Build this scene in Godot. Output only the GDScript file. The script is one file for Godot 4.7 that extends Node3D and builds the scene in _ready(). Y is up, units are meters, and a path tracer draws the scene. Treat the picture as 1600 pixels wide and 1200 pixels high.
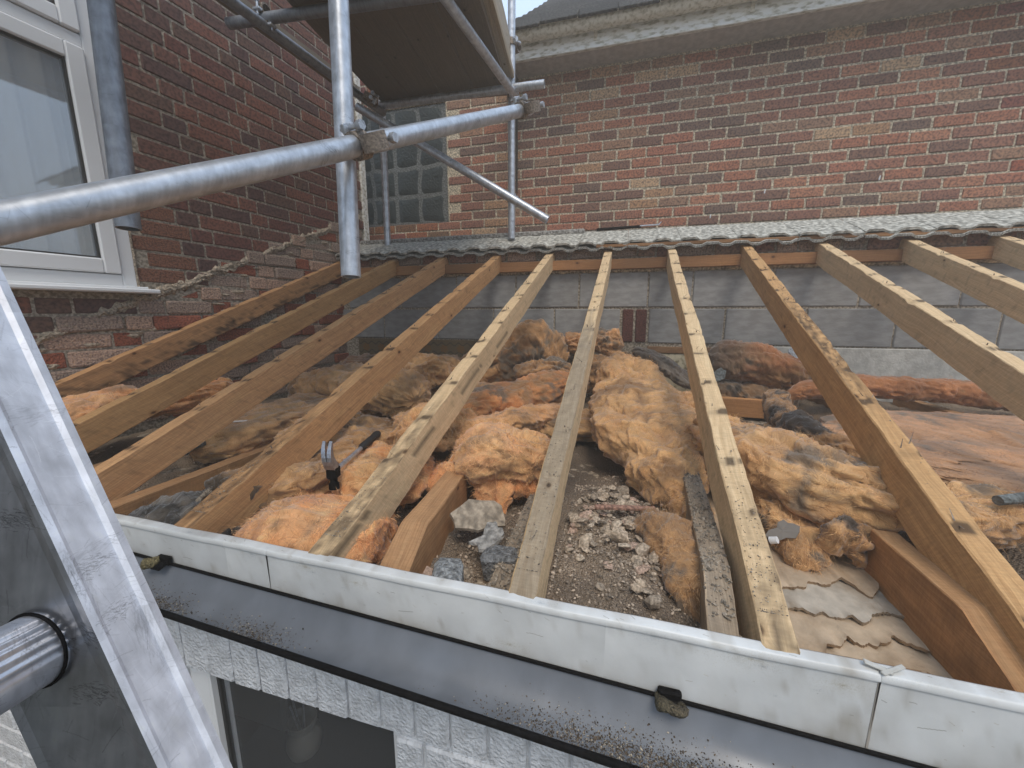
extends Node3D

# ---------------------------------------------------------------- mesh builder
class MB:
	var v := PackedVector3Array()
	var n := PackedVector3Array()
	var uv := PackedVector2Array()
	var c := PackedColorArray()
	var ix := PackedInt32Array()

	func tri(a: Vector3, b: Vector3, d: Vector3, col := Color.WHITE, ua := Vector2.ZERO, ub := Vector2.ZERO, ud := Vector2.ZERO) -> void:
		var nn := (b - a).cross(d - a)
		if nn.length_squared() < 1e-16:
			return
		nn = nn.normalized()
		var k := v.size()
		v.append_array([a, b, d])
		n.append_array([nn, nn, nn])
		uv.append_array([ua, ub, ud])
		c.append_array([col, col, col])
		ix.append_array([k, k + 2, k + 1])

	func quad(a: Vector3, b: Vector3, d: Vector3, e: Vector3, col := Color.WHITE, u0 := Vector2(0, 0), u1 := Vector2(1, 0), u2 := Vector2(1, 1), u3 := Vector2(0, 1)) -> void:
		tri(a, b, d, col, u0, u1, u2)
		tri(a, d, e, col, u0, u2, u3)

	# smooth sheet: pts[i * (nv + 1) + j]; du x dv points outward
	func sheet(nu: int, nv: int, pts: PackedVector3Array, cols: PackedColorArray, uvs: PackedVector2Array, close_v := false) -> void:
		var k := v.size()
		var nn := PackedVector3Array()
		nn.resize(pts.size())
		var w := nv + 1
		for i in nu:
			for j in nv:
				var a := i * w + j
				var b := a + w
				var p := (pts[b] - pts[a]).cross(pts[a + 1] - pts[a])
				var q := (pts[b + 1] - pts[a + 1]).cross(pts[b + 1] - pts[b])
				nn[a] += p
				nn[b] += p + q
				nn[a + 1] += p + q
				nn[b + 1] += q
				ix.append_array([k + a, k + a + 1, k + b, k + a + 1, k + b + 1, k + b])
		if close_v:
			for i in nu + 1:
				var s := nn[i * w] + nn[i * w + nv]
				nn[i * w] = s
				nn[i * w + nv] = s
		for i in nn.size():
			nn[i] = nn[i].normalized() if nn[i].length_squared() > 1e-20 else Vector3.UP
		v.append_array(pts)
		n.append_array(nn)
		if cols.is_empty():
			var cc := PackedColorArray()
			cc.resize(pts.size())
			cc.fill(Color.WHITE)
			c.append_array(cc)
		else:
			c.append_array(cols)
		if uvs.is_empty():
			var uu := PackedVector2Array()
			uu.resize(pts.size())
			uv.append_array(uu)
		else:
			uv.append_array(uvs)

	# chamfered box
	func rbox(xf: Transform3D, size: Vector3, bev := 0.003, col := Color.WHITE, warp = null) -> void:
		var h := size * 0.5
		bev = minf(bev, minf(h.x, minf(h.y, h.z)) * 0.8)
		var pt := func(s: Vector3, ax: int) -> Vector3:
			var p := Vector3(s.x * (h.x - (0.0 if ax == 0 else bev)), s.y * (h.y - (0.0 if ax == 1 else bev)), s.z * (h.z - (0.0 if ax == 2 else bev)))
			if warp != null:
				p = warp.call(p)
			return xf * p
		for ax in 3:
			var b := (ax + 1) % 3
			var d := (ax + 2) % 3
			for s in [-1.0, 1.0]:
				var q := []
				for k in [[-1, -1], [1, -1], [1, 1], [-1, 1]]:
					var e := Vector3()
					e[ax] = s
					e[b] = k[0]
					e[d] = k[1]
					q.append(pt.call(e, ax))
				var l := size[b] 
				var m := size[d]
				if s > 0:
					quad(q[0], q[1], q[2], q[3], col, Vector2(0, 0), Vector2(l, 0), Vector2(l, m), Vector2(0, m))
				else:
					quad(q[0], q[3], q[2], q[1], col, Vector2(0, 0), Vector2(0, m), Vector2(l, m), Vector2(l, 0))
			# edges along ax, between faces b and d
			for sb in [-1.0, 1.0]:
				for sd in [-1.0, 1.0]:
					var e0 := Vector3()
					var e1 := Vector3()
					e0[ax] = -1
					e1[ax] = 1
					e0[b] = sb
					e1[b] = sb
					e0[d] = sd
					e1[d] = sd
					var p0: Vector3 = pt.call(e0, b)
					var p1: Vector3 = pt.call(e1, b)
					var r0: Vector3 = pt.call(e0, d)
					var r1: Vector3 = pt.call(e1, d)
					if sb * sd < 0:
						quad(p0, p1, r1, r0, col)
					else:
						quad(p0, r0, r1, p1, col)
		for sx in [-1.0, 1.0]:
			for sy in [-1.0, 1.0]:
				for sz in [-1.0, 1.0]:
					var e := Vector3(sx, sy, sz)
					if sx * sy * sz > 0:
						tri(pt.call(e, 0), pt.call(e, 1), pt.call(e, 2), col)
					else:
						tri(pt.call(e, 0), pt.call(e, 2), pt.call(e, 1), col)

	func box(lo: Vector3, hi: Vector3, bev := 0.003, col := Color.WHITE) -> void:
		rbox(Transform3D(Basis(), (lo + hi) * 0.5), hi - lo, bev, col)

	# round bar along points; hollow shows an open end
	func tube(pts: Array, r, sides := 20, hollow := false, col := Color.WHITE) -> void:
		var P := PackedVector3Array()
		var U := PackedVector2Array()
		var m := pts.size()
		var side := Vector3.ZERO
		var run := 0.0
		var ends := []
		for i in m:
			var t: Vector3 = (pts[mini(i + 1, m - 1)] - pts[maxi(i - 1, 0)]).normalized()
			if side == Vector3.ZERO:
				side = t.cross(Vector3.UP if absf(t.y) < 0.9 else Vector3.RIGHT).normalized()
			side = (side - t * side.dot(t)).normalized()
			var up := side.cross(t)
			if i:
				run += (pts[i] - pts[i - 1]).length()
			var rr: float = r[i] if r is Array else r
			for j in sides + 1:
				var a := TAU * j / sides
				P.append(pts[i] + (side * cos(a) + up * sin(a)) * rr)
				U.append(Vector2(run, j / float(sides) * TAU * rr))
			if i == 0 or i == m - 1:
				ends.append([pts[i], t, side, up, rr])
		var cc := PackedColorArray()
		cc.resize(P.size())
		cc.fill(col)
		var w := sides + 1
		var rev := PackedVector3Array()
		var ru := PackedVector2Array()
		for i in m:
			for j in w:
				rev.append(P[i * w + j])
				ru.append(U[i * w + j])
		sheet(m - 1, sides, rev, cc, ru, true)
		for q in 2:
			var e = ends[q]
			var sgn := -1.0 if q == 0 else 1.0
			var rin: float = e[4] * 0.86 if hollow else 0.0
			for j in sides:
				var a0 := TAU * j / sides
				var a1 := TAU * (j + 1) / sides
				var d0: Vector3 = e[2] * cos(a0) + e[3] * sin(a0)
				var d1: Vector3 = e[2] * cos(a1) + e[3] * sin(a1)
				var o0: Vector3 = e[0] + d0 * e[4]
				var o1: Vector3 = e[0] + d1 * e[4]
				var i0: Vector3 = e[0] + d0 * rin
				var i1: Vector3 = e[0] + d1 * rin
				if q == 1:
					quad(i0, i1, o1, o0, col)
				else:
					quad(i0, o0, o1, i1, col)
				if hollow:
					var dp: Vector3 = -e[1] * sgn * 0.15
					quad(i0, i0 + dp, i1 + dp, i1, col) if q == 1 else quad(i0, i1, i1 + dp, i0 + dp, col)

	func mesh(origin := Vector3.ZERO) -> ArrayMesh:
		var vv := v.duplicate()
		if origin != Vector3.ZERO:
			for i in vv.size():
				vv[i] -= origin
		var a := []
		a.resize(Mesh.ARRAY_MAX)
		a[Mesh.ARRAY_VERTEX] = vv
		a[Mesh.ARRAY_NORMAL] = n
		a[Mesh.ARRAY_TEX_UV] = uv
		a[Mesh.ARRAY_COLOR] = c
		a[Mesh.ARRAY_INDEX] = ix
		var m := ArrayMesh.new()
		m.add_surface_from_arrays(Mesh.PRIMITIVE_TRIANGLES, a)
		return m

# ---------------------------------------------------------------- naming helpers
var rng := RandomNumberGenerator.new()
var taken := {}
var M := {}
var T := {}

func numbered(called: String, parent: Node) -> String:
	var key := str(parent.get_instance_id()) + called
	var k: int = taken.get(key, 0)
	taken[key] = k + 1
	return called if k == 0 else "%s_%03d" % [called, k]

func tag(o: Node, label := "", category := "", group := "", kind := "") -> Node:
	if label: o.set_meta("label", label)
	if category: o.set_meta("category", category)
	if group: o.set_meta("group", group)
	if kind: o.set_meta("kind", kind)
	return o

func thing(called: String, at: Vector3, label: String, category: String, group := "") -> Node3D:
	var o := Node3D.new()
	o.name = numbered(called, self)
	add_child(o, true)
	o.position = at
	tag(o, label, category, group, "thing")
	return o

# a mesh given in world coordinates becomes one object whose origin is `at`
func obj(called: String, mb: MB, mat: Material, parent: Node3D = null, at = null) -> MeshInstance3D:
	var par: Node3D = parent if parent else self
	var base := world_of(par)
	var o := MeshInstance3D.new()
	o.name = numbered(called, par)
	var org: Vector3 = at if at != null else base
	o.mesh = mb.mesh(org)
	o.material_override = mat
	par.add_child(o, true)
	o.position = org - base
	return o

func world_of(nd: Node3D) -> Vector3:
	var p := Vector3.ZERO
	while nd and nd != self:
		p += nd.position
		nd = nd.get_parent() as Node3D
	return p

func inst(called: String, mesh: Mesh, mat: Material, parent: Node3D, xf: Transform3D) -> MeshInstance3D:
	var o := MeshInstance3D.new()
	o.name = numbered(called, parent)
	o.mesh = mesh
	o.material_override = mat
	parent.add_child(o, true)
	var b := world_of(parent)
	o.transform = Transform3D(xf.basis, xf.origin - b)
	return o

func structure(called: String, mb: MB, mat: Material, label := "", category := "") -> MeshInstance3D:
	var o := obj(called, mb, mat)
	return tag(o, label, category, "", "structure") as MeshInstance3D

# ---------------------------------------------------------------- textures and materials
func lin(r: float, g: float, b: float) -> Color:
	return Color(r, g, b).linear_to_srgb()

func fnl(sd: int, freq: float, octaves := 4, type := FastNoiseLite.TYPE_SIMPLEX_SMOOTH) -> FastNoiseLite:
	var f := FastNoiseLite.new()
	f.noise_type = type
	f.seed = sd
	f.frequency = freq
	f.fractal_octaves = octaves
	return f

func ntex(sd: int, freq: float, lo: float, hi: float, octaves := 5, size := 512, type := FastNoiseLite.TYPE_SIMPLEX_SMOOTH, p0 := 0.25, p1 := 0.75) -> NoiseTexture2D:
	var t := NoiseTexture2D.new()
	t.width = size
	t.height = size
	t.seamless = true
	t.noise = fnl(sd, freq, octaves, type)
	var g := Gradient.new()
	g.offsets = PackedFloat32Array([p0, p1])
	g.colors = PackedColorArray([Color(lo, lo, lo), Color(hi, hi, hi)])
	t.color_ramp = g
	return t

func ramp_tex(sd: int, freq: float, stops: Array, octaves := 5, size := 512, type := FastNoiseLite.TYPE_SIMPLEX_SMOOTH) -> NoiseTexture2D:
	var t := NoiseTexture2D.new()
	t.width = size
	t.height = size
	t.seamless = true
	t.noise = fnl(sd, freq, octaves, type)
	var g := Gradient.new()
	var off := PackedFloat32Array()
	var cols := PackedColorArray()
	for s in stops:
		off.append(s[0])
		cols.append(s[1])
	g.offsets = off
	g.colors = cols
	t.color_ramp = g
	return t

func mat(col: Color, rough := 0.8, tex: Texture2D = null, scale := Vector3.ONE, bump: Texture2D = null, bump_cm := 0.0, triplanar := true) -> StandardMaterial3D:
	var m := StandardMaterial3D.new()
	m.albedo_color = col
	m.roughness = rough
	m.vertex_color_use_as_albedo = true
	if tex: m.albedo_texture = tex
	if bump:
		m.heightmap_enabled = true
		m.heightmap_texture = bump
		m.heightmap_scale = bump_cm * 0.3
	m.uv1_scale = scale
	if triplanar and (tex or bump):
		m.uv1_triplanar = true
		m.uv1_world_triplanar = true
	return m

func wood_image(sd: int, pale: Color, dark: Color, knots: Array) -> ImageTexture:
	var w := 1024
	var h := 256
	var im := Image.create(w, h, true, Image.FORMAT_RGB8)
	var a := fnl(sd, 1.0, 3)
	var b := fnl(sd + 7, 1.0, 2)
	var speck := fnl(sd + 3, 1.0, 3)
	for y in h:
		for x in w:
			var fx := x / float(w)
			var fy := y / float(h)
			var warp := a.get_noise_2d(fx * 2.2, fy * 2.0) * 0.10
			var kd := 0.0
			for k in knots:
				var dx: float = (fx - k.x) * 4.0
				var dy: float = fy - k.y
				var d := sqrt(dx * dx + dy * dy)
				kd += exp(-d * d / (k.z * k.z))
				warp += exp(-d * d / (k.z * k.z * 5.0)) * 0.13 * signf(dy) * minf(1.0, absf(dy) / 0.03)
			var g := b.get_noise_2d(fx * 1.5, (fy + warp) * 30.0)
			var fine := speck.get_noise_2d(fx * 18.0, (fy + warp * 0.6) * 120.0)
			var t := clampf(0.40 + g * 0.42 + fine * 0.40 + kd * 0.9, 0.0, 1.0)
			var col := pale.lerp(dark, t)
			var saw := speck.get_noise_2d(fx * 190.0, fy * 5.0 + 50.0) * 0.07
			col = col * (1.0 + saw)
			if kd > 0.55:
				col = col.lerp(Color(0.16, 0.09, 0.05), clampf((kd - 0.55) * 1.6, 0.0, 0.85))
			im.set_pixel(x, y, col)
	im.generate_mipmaps()
	return ImageTexture.create_from_image(im)

# brushed / scratched metal: grey value image
func scratch_image(sd: int, dens: int, base: float) -> ImageTexture:
	var w := 512
	var im := Image.create(w, w, false, Image.FORMAT_RGB8)
	var a := fnl(sd, 0.012, 5)
	var bl := fnl(sd + 1, 0.05, 3)
	for y in w:
		for x in w:
			var g := base + a.get_noise_2d(x, y) * 0.16 + bl.get_noise_2d(x, y * 0.25) * 0.10
			im.set_pixel(x, y, Color(g, g, g * 1.02))
	var r := RandomNumberGenerator.new()
	r.seed = sd
	for k in dens:
		var x0 := r.randf() * w
		var y0 := r.randf() * w
		var an := r.randf() * TAU
		var ln := r.randf_range(4, 46)
		var bright := r.randf_range(-0.30, 0.16) * r.randf()
		var bend := r.randf_range(-0.004, 0.004)
		for s in int(ln):
			var px := int(x0 + cos(an) * s) & 511
			var py := int(y0 + sin(an) * s) & 511
			an += bend
			var cc := im.get_pixel(px, py)
			im.set_pixel(px, py, Color(clampf(cc.r + bright, 0.05, 1), clampf(cc.g + bright, 0.05, 1), clampf(cc.b + bright, 0.05, 1)))
	for k in dens / 60:
		var cx := r.randf() * w
		var cy := r.randf() * w
		for q in 90:
			var x1 := cx + r.randfn(0, 14)
			var y1 := cy + r.randfn(0, 7)
			var an2 := 0.35 + r.randfn(0, 0.25)
			var dk := r.randf_range(0.10, 0.34)
			for s in r.randi_range(2, 12):
				var px := int(fposmod(x1, w))
				var py := int(fposmod(y1, w))
				var cc := im.get_pixel(px, py)
				im.set_pixel(px, py, Color(maxf(cc.r - dk, 0.1), maxf(cc.g - dk, 0.1), maxf(cc.b - dk, 0.1)))
				x1 += cos(an2)
				y1 += sin(an2)
	return ImageTexture.create_from_image(im)

func make_materials() -> void:
	T.mottle = ntex(11, 0.02, 0.62, 1.0, 6)
	T.speckless = ntex(16, 0.01, 0.90, 1.0, 4)
	T.speck = ntex(12, 0.09, 0.55, 1.0, 4)
	T.rough = ntex(13, 0.035, 0.0, 1.0, 6)
	T.coarse = ntex(14, 0.012, 0.0, 1.0, 5)
	T.cells = ntex(15, 0.045, 0.0, 1.0, 3, 512, FastNoiseLite.TYPE_CELLULAR)
	T.fibre = fibre_image(5)
	T.brick = ramp_tex(21, 0.03, [[0.12, Color(0.52, 0.50, 0.52)], [0.38, Color(0.80, 0.79, 0.80)], [0.6, Color(0.95, 0.93, 0.92)], [0.85, Color(1, 0.97, 0.90)]], 7)
	T.grime = ramp_tex(22, 0.014, [[0.2, Color(0.62, 0.60, 0.56)], [0.38, Color(0.88, 0.88, 0.86)], [0.55, Color(1, 1, 1)]], 6)
	T.softgrime = ramp_tex(27, 0.02, [[0.2, Color(0.74, 0.72, 0.67)], [0.4, Color(0.92, 0.91, 0.88)], [0.58, Color(1, 1, 1)]], 6)
	T.lichen = ramp_tex(23, 0.03, [[0.25, Color(0.30, 0.30, 0.29)], [0.5, Color(0.62, 0.62, 0.60)], [0.66, Color(0.95, 0.95, 0.92)], [0.75, Color(1, 1, 1)]], 6)
	T.tile = ramp_tex(24, 0.028, [[0.22, Color(0.50, 0.50, 0.48)], [0.42, Color(0.72, 0.72, 0.70)], [0.56, Color(0.86, 0.86, 0.84)], [0.66, Color(1, 1, 0.98)]], 7)
	T.zinc = scratch_image(31, 260, 0.88)
	T.alu = scratch_image(33, 760, 0.88)
	T.woodD = wood_image(74, Color(0.80, 0.77, 0.72), Color(0.58, 0.55, 0.51), [Vector3(0.32, 0.45, 0.04), Vector3(0.8, 0.3, 0.04)])
	T.woodA = wood_image(41, Color(0.86, 0.74, 0.57), Color(0.69, 0.55, 0.39), [Vector3(0.22, 0.35, 0.05), Vector3(0.71, 0.62, 0.06)])
	T.woodB = wood_image(52, Color(0.90, 0.82, 0.70), Color(0.78, 0.68, 0.55), [Vector3(0.44, 0.7, 0.05), Vector3(0.86, 0.2, 0.04)])
	T.woodC = wood_image(63, Color(0.85, 0.72, 0.56), Color(0.67, 0.52, 0.38), [Vector3(0.12, 0.55, 0.05), Vector3(0.55, 0.25, 0.045)])
	var bc := [[0.3, 0.15, 0.11], [0.265, 0.14, 0.11], [0.225, 0.125, 0.105], [0.18, 0.115, 0.1], [0.34, 0.185, 0.135], [0.33, 0.225, 0.155], [0.28, 0.185, 0.14], [0.155, 0.115, 0.105], [0.31, 0.15, 0.115], [0.25, 0.14, 0.115], [0.4, 0.31, 0.225], [0.25, 0.175, 0.14]]
	M.bricks = []
	for q in bc:
		M.bricks.append(mat(lin(q[0] * 1.62, q[1] * 1.44, q[2] * 1.24), 0.9, T.brick, Vector3(3.1, 3.1, 3.1), T.rough, 0.10))
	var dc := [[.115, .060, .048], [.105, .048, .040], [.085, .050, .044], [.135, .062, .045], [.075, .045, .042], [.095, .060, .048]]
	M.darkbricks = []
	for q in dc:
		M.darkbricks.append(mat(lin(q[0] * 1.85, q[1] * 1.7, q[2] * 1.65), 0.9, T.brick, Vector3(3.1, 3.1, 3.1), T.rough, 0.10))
	M.redbrick = mat(lin(.40, .13, .075), 0.9, T.brick, Vector3(5, 5, 5), T.rough, 0.9)
	M.orangebrick = mat(lin(.27, .125, .08), 0.9, T.brick, Vector3(5, 5, 5), T.rough, 0.6)
	M.dustybrick = mat(lin(.60, .42, .32), 0.95, T.brick, Vector3(5, 5, 5), T.rough, 1.0)
	M.greybrick = mat(lin(.43, .33, .27), 0.95, T.brick, Vector3(5, 5, 5), T.rough, 1.0)
	M.mortar = mat(lin(.80, .68, .50), 0.95, T.mottle, Vector3(5, 5, 5), T.rough, 0.25)
	M.mortar_dark = mat(lin(.50, .43, .34), 0.95, T.mottle, Vector3(5, 5, 5), T.rough, 0.2)
	M.mortar_pale = mat(lin(.70, .57, .43), 0.95, T.mottle, Vector3(6, 6, 6), T.rough, 1.6)
	M.block = []
	for g in [.31, .36, .34, .29]:
		M.block.append(mat(lin(g * 1.0, g * 1.0, g * 0.99), 0.95, T.speckless, Vector3(2, 5, 2), T.rough, 0.10))
	M.concrete = mat(lin(.48, .46, .43), 0.95, T.mottle, Vector3(4, 4, 4), T.rough, 1.0)
	M.tile = mat(lin(.66, .64, .60), 0.95, T.tile, Vector3(2.2, 2.2, 2.2), T.rough, 0.45)
	M.tile_edge = mat(lin(.62, .61, .59), 0.9, T.tile, Vector3(7, 7, 7), T.rough, 0.8)
	M.roof = mat(lin(.10, .092, .085), 0.95, T.lichen, Vector3(3, 3, 3), T.rough, 1.5)
	M.upvc = mat(lin(.78, .79, .80), 0.32)
	M.white_paint = mat(lin(.82, .81, .77), 0.45, T.softgrime, Vector3(1.2, 3, 3), T.rough, 0.12)
	M.gutter_white = mat(lin(.78, .74, .64), 0.5, T.softgrime, Vector3(2.5, 4, 4), T.rough, 0.15)
	M.soffit = mat(lin(.55, .51, .48), 0.8, T.speckless, Vector3(3, 3, 3), T.rough, 0.3)
	M.fascia = mat(lin(.78, .79, .79), 0.42, fascia_image(), Vector3(1.3, 1.3, 1.3), T.rough, 0.06)
	M.painted_brick = mat(lin(.77, .79, .82), 0.55, T.speckless, Vector3(5, 5, 5), ntex(77, 0.035, 0.0, 1.0, 2, 512), 0.7)
	M.painted_joint = mat(lin(.72, .74, .76), 0.6, T.speckless, Vector3(5, 5, 5), T.rough, 0.5)
	M.zinc = mat(lin(.68, .715, .74), 0.42, T.zinc, Vector3(3.5, 3.5, 3.5), T.rough, 0.05)
	M.zinc.metallic = 0.65
	M.zinc_dark = mat(lin(.36, .38, .40), 0.55, T.zinc, Vector3(3.5, 3.5, 3.5), T.rough, 0.08)
	M.zinc_dark.metallic = 0.7
	M.rust = mat(lin(.40, .33, .27), 0.65, T.mottle, Vector3(12, 12, 12), T.rough, 0.06)
	M.rust.metallic = 0.4
	M.steel = mat(lin(.75, .78, .82), 0.32, T.zinc, Vector3(9, 9, 9))
	M.steel.metallic = 0.7
	M.hammer_steel = mat(lin(.45, .47, .50), 0.35, T.zinc, Vector3(9, 9, 9))
	M.hammer_steel.metallic = 0.8
	M.alu = mat(lin(.92, .94, .97), 0.45, T.alu, Vector3(6, 6, 6), T.alu, 0.03)
	M.alu.metallic = 0.35
	M.alu_rung = mat(lin(.85, .87, .90), 0.32, T.alu, Vector3(7, 7, 7))
	M.alu_rung.metallic = 0.8
	M.alu_dark = mat(lin(.30, .31, .32), 0.38, T.alu, Vector3(5, 5, 5))
	M.alu_dark.metallic = 0.85
	M.black = mat(lin(.008, .008, .009), 0.6, T.mottle, Vector3(8, 8, 8))
	M.black.metallic_specular = 0.15
	M.black_rubber = mat(lin(.02, .02, .02), 0.6)
	M.gutter_inside = mat(lin(.17, .185, .21), 0.62, T.speckless, Vector3(2, 2, 2))
	M.gutter_inside.roughness_texture = ntex(81, 0.006, 0.45, 1.0, 3)
	M.wet = mat(lin(.10, .11, .12), 0.06)
	M.woodA = mat(lin(.95, .88, .80), 0.85, T.woodA, Vector3.ONE, T.woodA, 0.25, false)
	M.woodB = mat(lin(.98, .94, .87), 0.85, T.woodB, Vector3.ONE, T.woodB, 0.25, false)
	M.woodC = mat(lin(.98, .90, .81), 0.85, T.woodC, Vector3.ONE, T.woodC, 0.25, false)
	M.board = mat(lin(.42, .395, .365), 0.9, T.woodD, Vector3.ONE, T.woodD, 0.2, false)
	M.toe = mat(lin(.86, .84, .80), 0.9, T.woodD, Vector3.ONE, T.woodD, 0.3, false)
	M.woodD = mat(lin(.86, .80, .72), 0.9, T.woodD, Vector3.ONE, T.woodD, 0.3, false)
	M.plank = mat(lin(.36, .30, .26), 0.9, T.woodC, Vector3.ONE, T.woodC, 0.3, false)
	M.wool = mat(Color.WHITE, 1.0, T.fibre, Vector3(1.6, 1.6, 1.6), T.fibre, 1.8)
	M.wool.rim_enabled = true
	M.wool.rim = 0.8
	M.wool.rim_tint = 0.8
	M.hair = mat(Color.WHITE, 1.0)
	M.hair.backlight_enabled = true
	M.hair.backlight = Color(0.25, 0.2, 0.15)
	M.dirt = mat(Color.WHITE, 1.0, T.speck, Vector3(6, 6, 6), T.rough, 1.8)
	M.chunk = mat(Color.WHITE, 0.95, T.mottle, Vector3(14, 14, 14))
	M.paper_grey = mat(lin(.52, .46, .38), 0.95, T.speckless, Vector3(5, 5, 5), T.rough, 0.15)
	M.plaster = mat(lin(.50, .41, .31), 0.95, T.mottle, Vector3(4, 4, 4), T.rough, 0.6)
	M.paper = mat(lin(.56, .43, .30), 0.95, T.speckless, Vector3(3, 3, 3), T.rough, 0.3)
	M.slate = mat(lin(.24, .26, .255), 0.8, T.mottle, Vector3(7, 7, 7), T.rough, 0.6)
	M.wall_plaster = mat(lin(.55, .54, .50), 0.9, T.speckless, Vector3(3, 3, 3), T.rough, 0.3)
	M.cream = mat(lin(.55, .49, .36), 0.8, T.grime, Vector3(3, 3, 3))
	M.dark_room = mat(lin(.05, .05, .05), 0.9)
	M.ceramic = mat(lin(.24, .235, .21), 0.35)
	M.curtain = mat(lin(.48, .45, .38), 0.95)
	M.ground = mat(lin(.20, .195, .185), 0.95, T.speckless, Vector3(1.2, 1.2, 1.2), T.rough, 0.8)
	M.grass = mat(lin(.07, .10, .04), 0.95, T.speck, Vector3(2, 2, 2), T.rough, 2.0)
	M.glass = StandardMaterial3D.new()
	M.glass.albedo_color = Color(0.9, 0.95, 1.0, 0.02)
	M.glass.transparency = BaseMaterial3D.TRANSPARENCY_ALPHA
	M.glass.roughness = 0.02
	M.glass.metallic_specular = 0.28
	M.glass_upper = M.glass.duplicate()
	M.glass_upper.metallic_specular = 1.0
	M.glass_upper.metallic = 0.3
	M.glassblock = StandardMaterial3D.new()
	M.glassblock.albedo_color = lin(.05, .06, .06)
	M.glassblock.roughness = 0.16
	M.glassblock.metallic_specular = 0.3
	M.glassblock.heightmap_enabled = true
	M.glassblock.heightmap_texture = T.coarse
	M.glassblock.heightmap_scale = 0.25
	M.glassblock.uv1_triplanar = true
	M.glassblock.uv1_world_triplanar = true
	M.glassblock.uv1_scale = Vector3(5, 5, 5)

func fibre_image(sd: int) -> ImageTexture:
	var w := 768
	var im := Image.create(w, w, false, Image.FORMAT_RGB8)
	var a := fnl(sd, 0.012, 4)
	var b := fnl(sd + 9, 0.03, 4)
	for y in w:
		for x in w:
			var g := 0.87 + a.get_noise_2d(x, y) * 0.10
			var h := b.get_noise_2d(x, y) * 0.10
			im.set_pixel(x, y, Color(g + h * 0.2, g - 0.02 + h * 0.5, g - 0.05 + h))
	var r := RandomNumberGenerator.new()
	r.seed = sd
	var dir := fnl(sd + 2, 0.005, 3)
	for k in 9000:
		var x := r.randf() * w
		var y := r.randf() * w
		var ln := r.randf_range(14, 70)
		var to := Color(1.0, 0.95, 0.86) if r.randf() < 0.55 else Color(0.58, 0.47, 0.36)
		var op := r.randf_range(0.10, 0.5)
		var an := dir.get_noise_2d(x, y) * 5.0 + r.randf_range(-0.45, 0.45)
		var bend := r.randf_range(-0.04, 0.04)
		for s in int(ln):
			var px := int(fposmod(x, w))
			var py := int(fposmod(y, w))
			im.set_pixel(px, py, im.get_pixel(px, py).lerp(to, op))
			if k % 3 == 0:
				for oo in [1, 2]:
					var py2: int = (py + oo) % w
					im.set_pixel(px, py2, im.get_pixel(px, py2).lerp(to, op * 0.8))
			x += cos(an)
			y += sin(an)
			an += bend
	return ImageTexture.create_from_image(im)

# white board with scuffs and splashes
func fascia_image() -> ImageTexture:
	var w := 1024
	var im := Image.create(w, w, false, Image.FORMAT_RGB8)
	var a := fnl(91, 0.006, 5)
	for y in w:
		for x in w:
			var g := 0.955 + a.get_noise_2d(x, y) * 0.06
			im.set_pixel(x, y, Color(minf(g, 1), minf(g, 1), minf(g * 0.995, 1)))
	var r := RandomNumberGenerator.new()
	r.seed = 92
	for k in 60:
		var cx := r.randf() * w
		var cy := r.randf() * w
		var rad := r.randf_range(8, 60)
		var tone := Color(0.80, 0.77, 0.70) if r.randf() < 0.6 else Color(0.74, 0.76, 0.78)
		for q in int(rad * rad * 0.5):
			var aa := r.randf() * TAU
			var rr := absf(r.randfn(0, 0.5)) * rad
			var px := int(fposmod(cx + cos(aa) * rr * 1.8, w))
			var py := int(fposmod(cy + sin(aa) * rr * 0.6, w))
			im.set_pixel(px, py, im.get_pixel(px, py).lerp(tone, 0.3))
	for k in 260:
		var x := r.randf() * w
		var y := r.randf() * w
		var an := r.randf_range(-0.3, 0.9)
		var ln := r.randf_range(1, 14) if r.randf() < 0.95 else r.randf_range(20, 50)
		var dk := r.randf_range(0.6, 0.92)
		for s in int(ln):
			im.set_pixel(int(x) & 1023, int(y) & 1023, Color(dk, dk * 0.97, dk * 0.92))
			x += cos(an)
			y += sin(an)
			an += r.randf_range(-0.03, 0.03)
	return ImageTexture.create_from_image(im)

# ---------------------------------------------------------------- shared shapes
func brick_mesh(sd: int, size: Vector3, bev := 0.004, amp := 0.0022) -> ArrayMesh:
	var mb := MB.new()
	var f := fnl(sd, 14.0, 2)
	mb.rbox(Transform3D(), size, bev, Color.WHITE, func(p: Vector3) -> Vector3:
		return p + Vector3(f.get_noise_3d(p.x, p.y, p.z + 9.0), f.get_noise_3d(p.x + 5.0, p.y * 3.0, p.z), f.get_noise_3d(p.x, p.y + 3.0, p.z) * 0.8) * amp)
	return mb.mesh()

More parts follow.
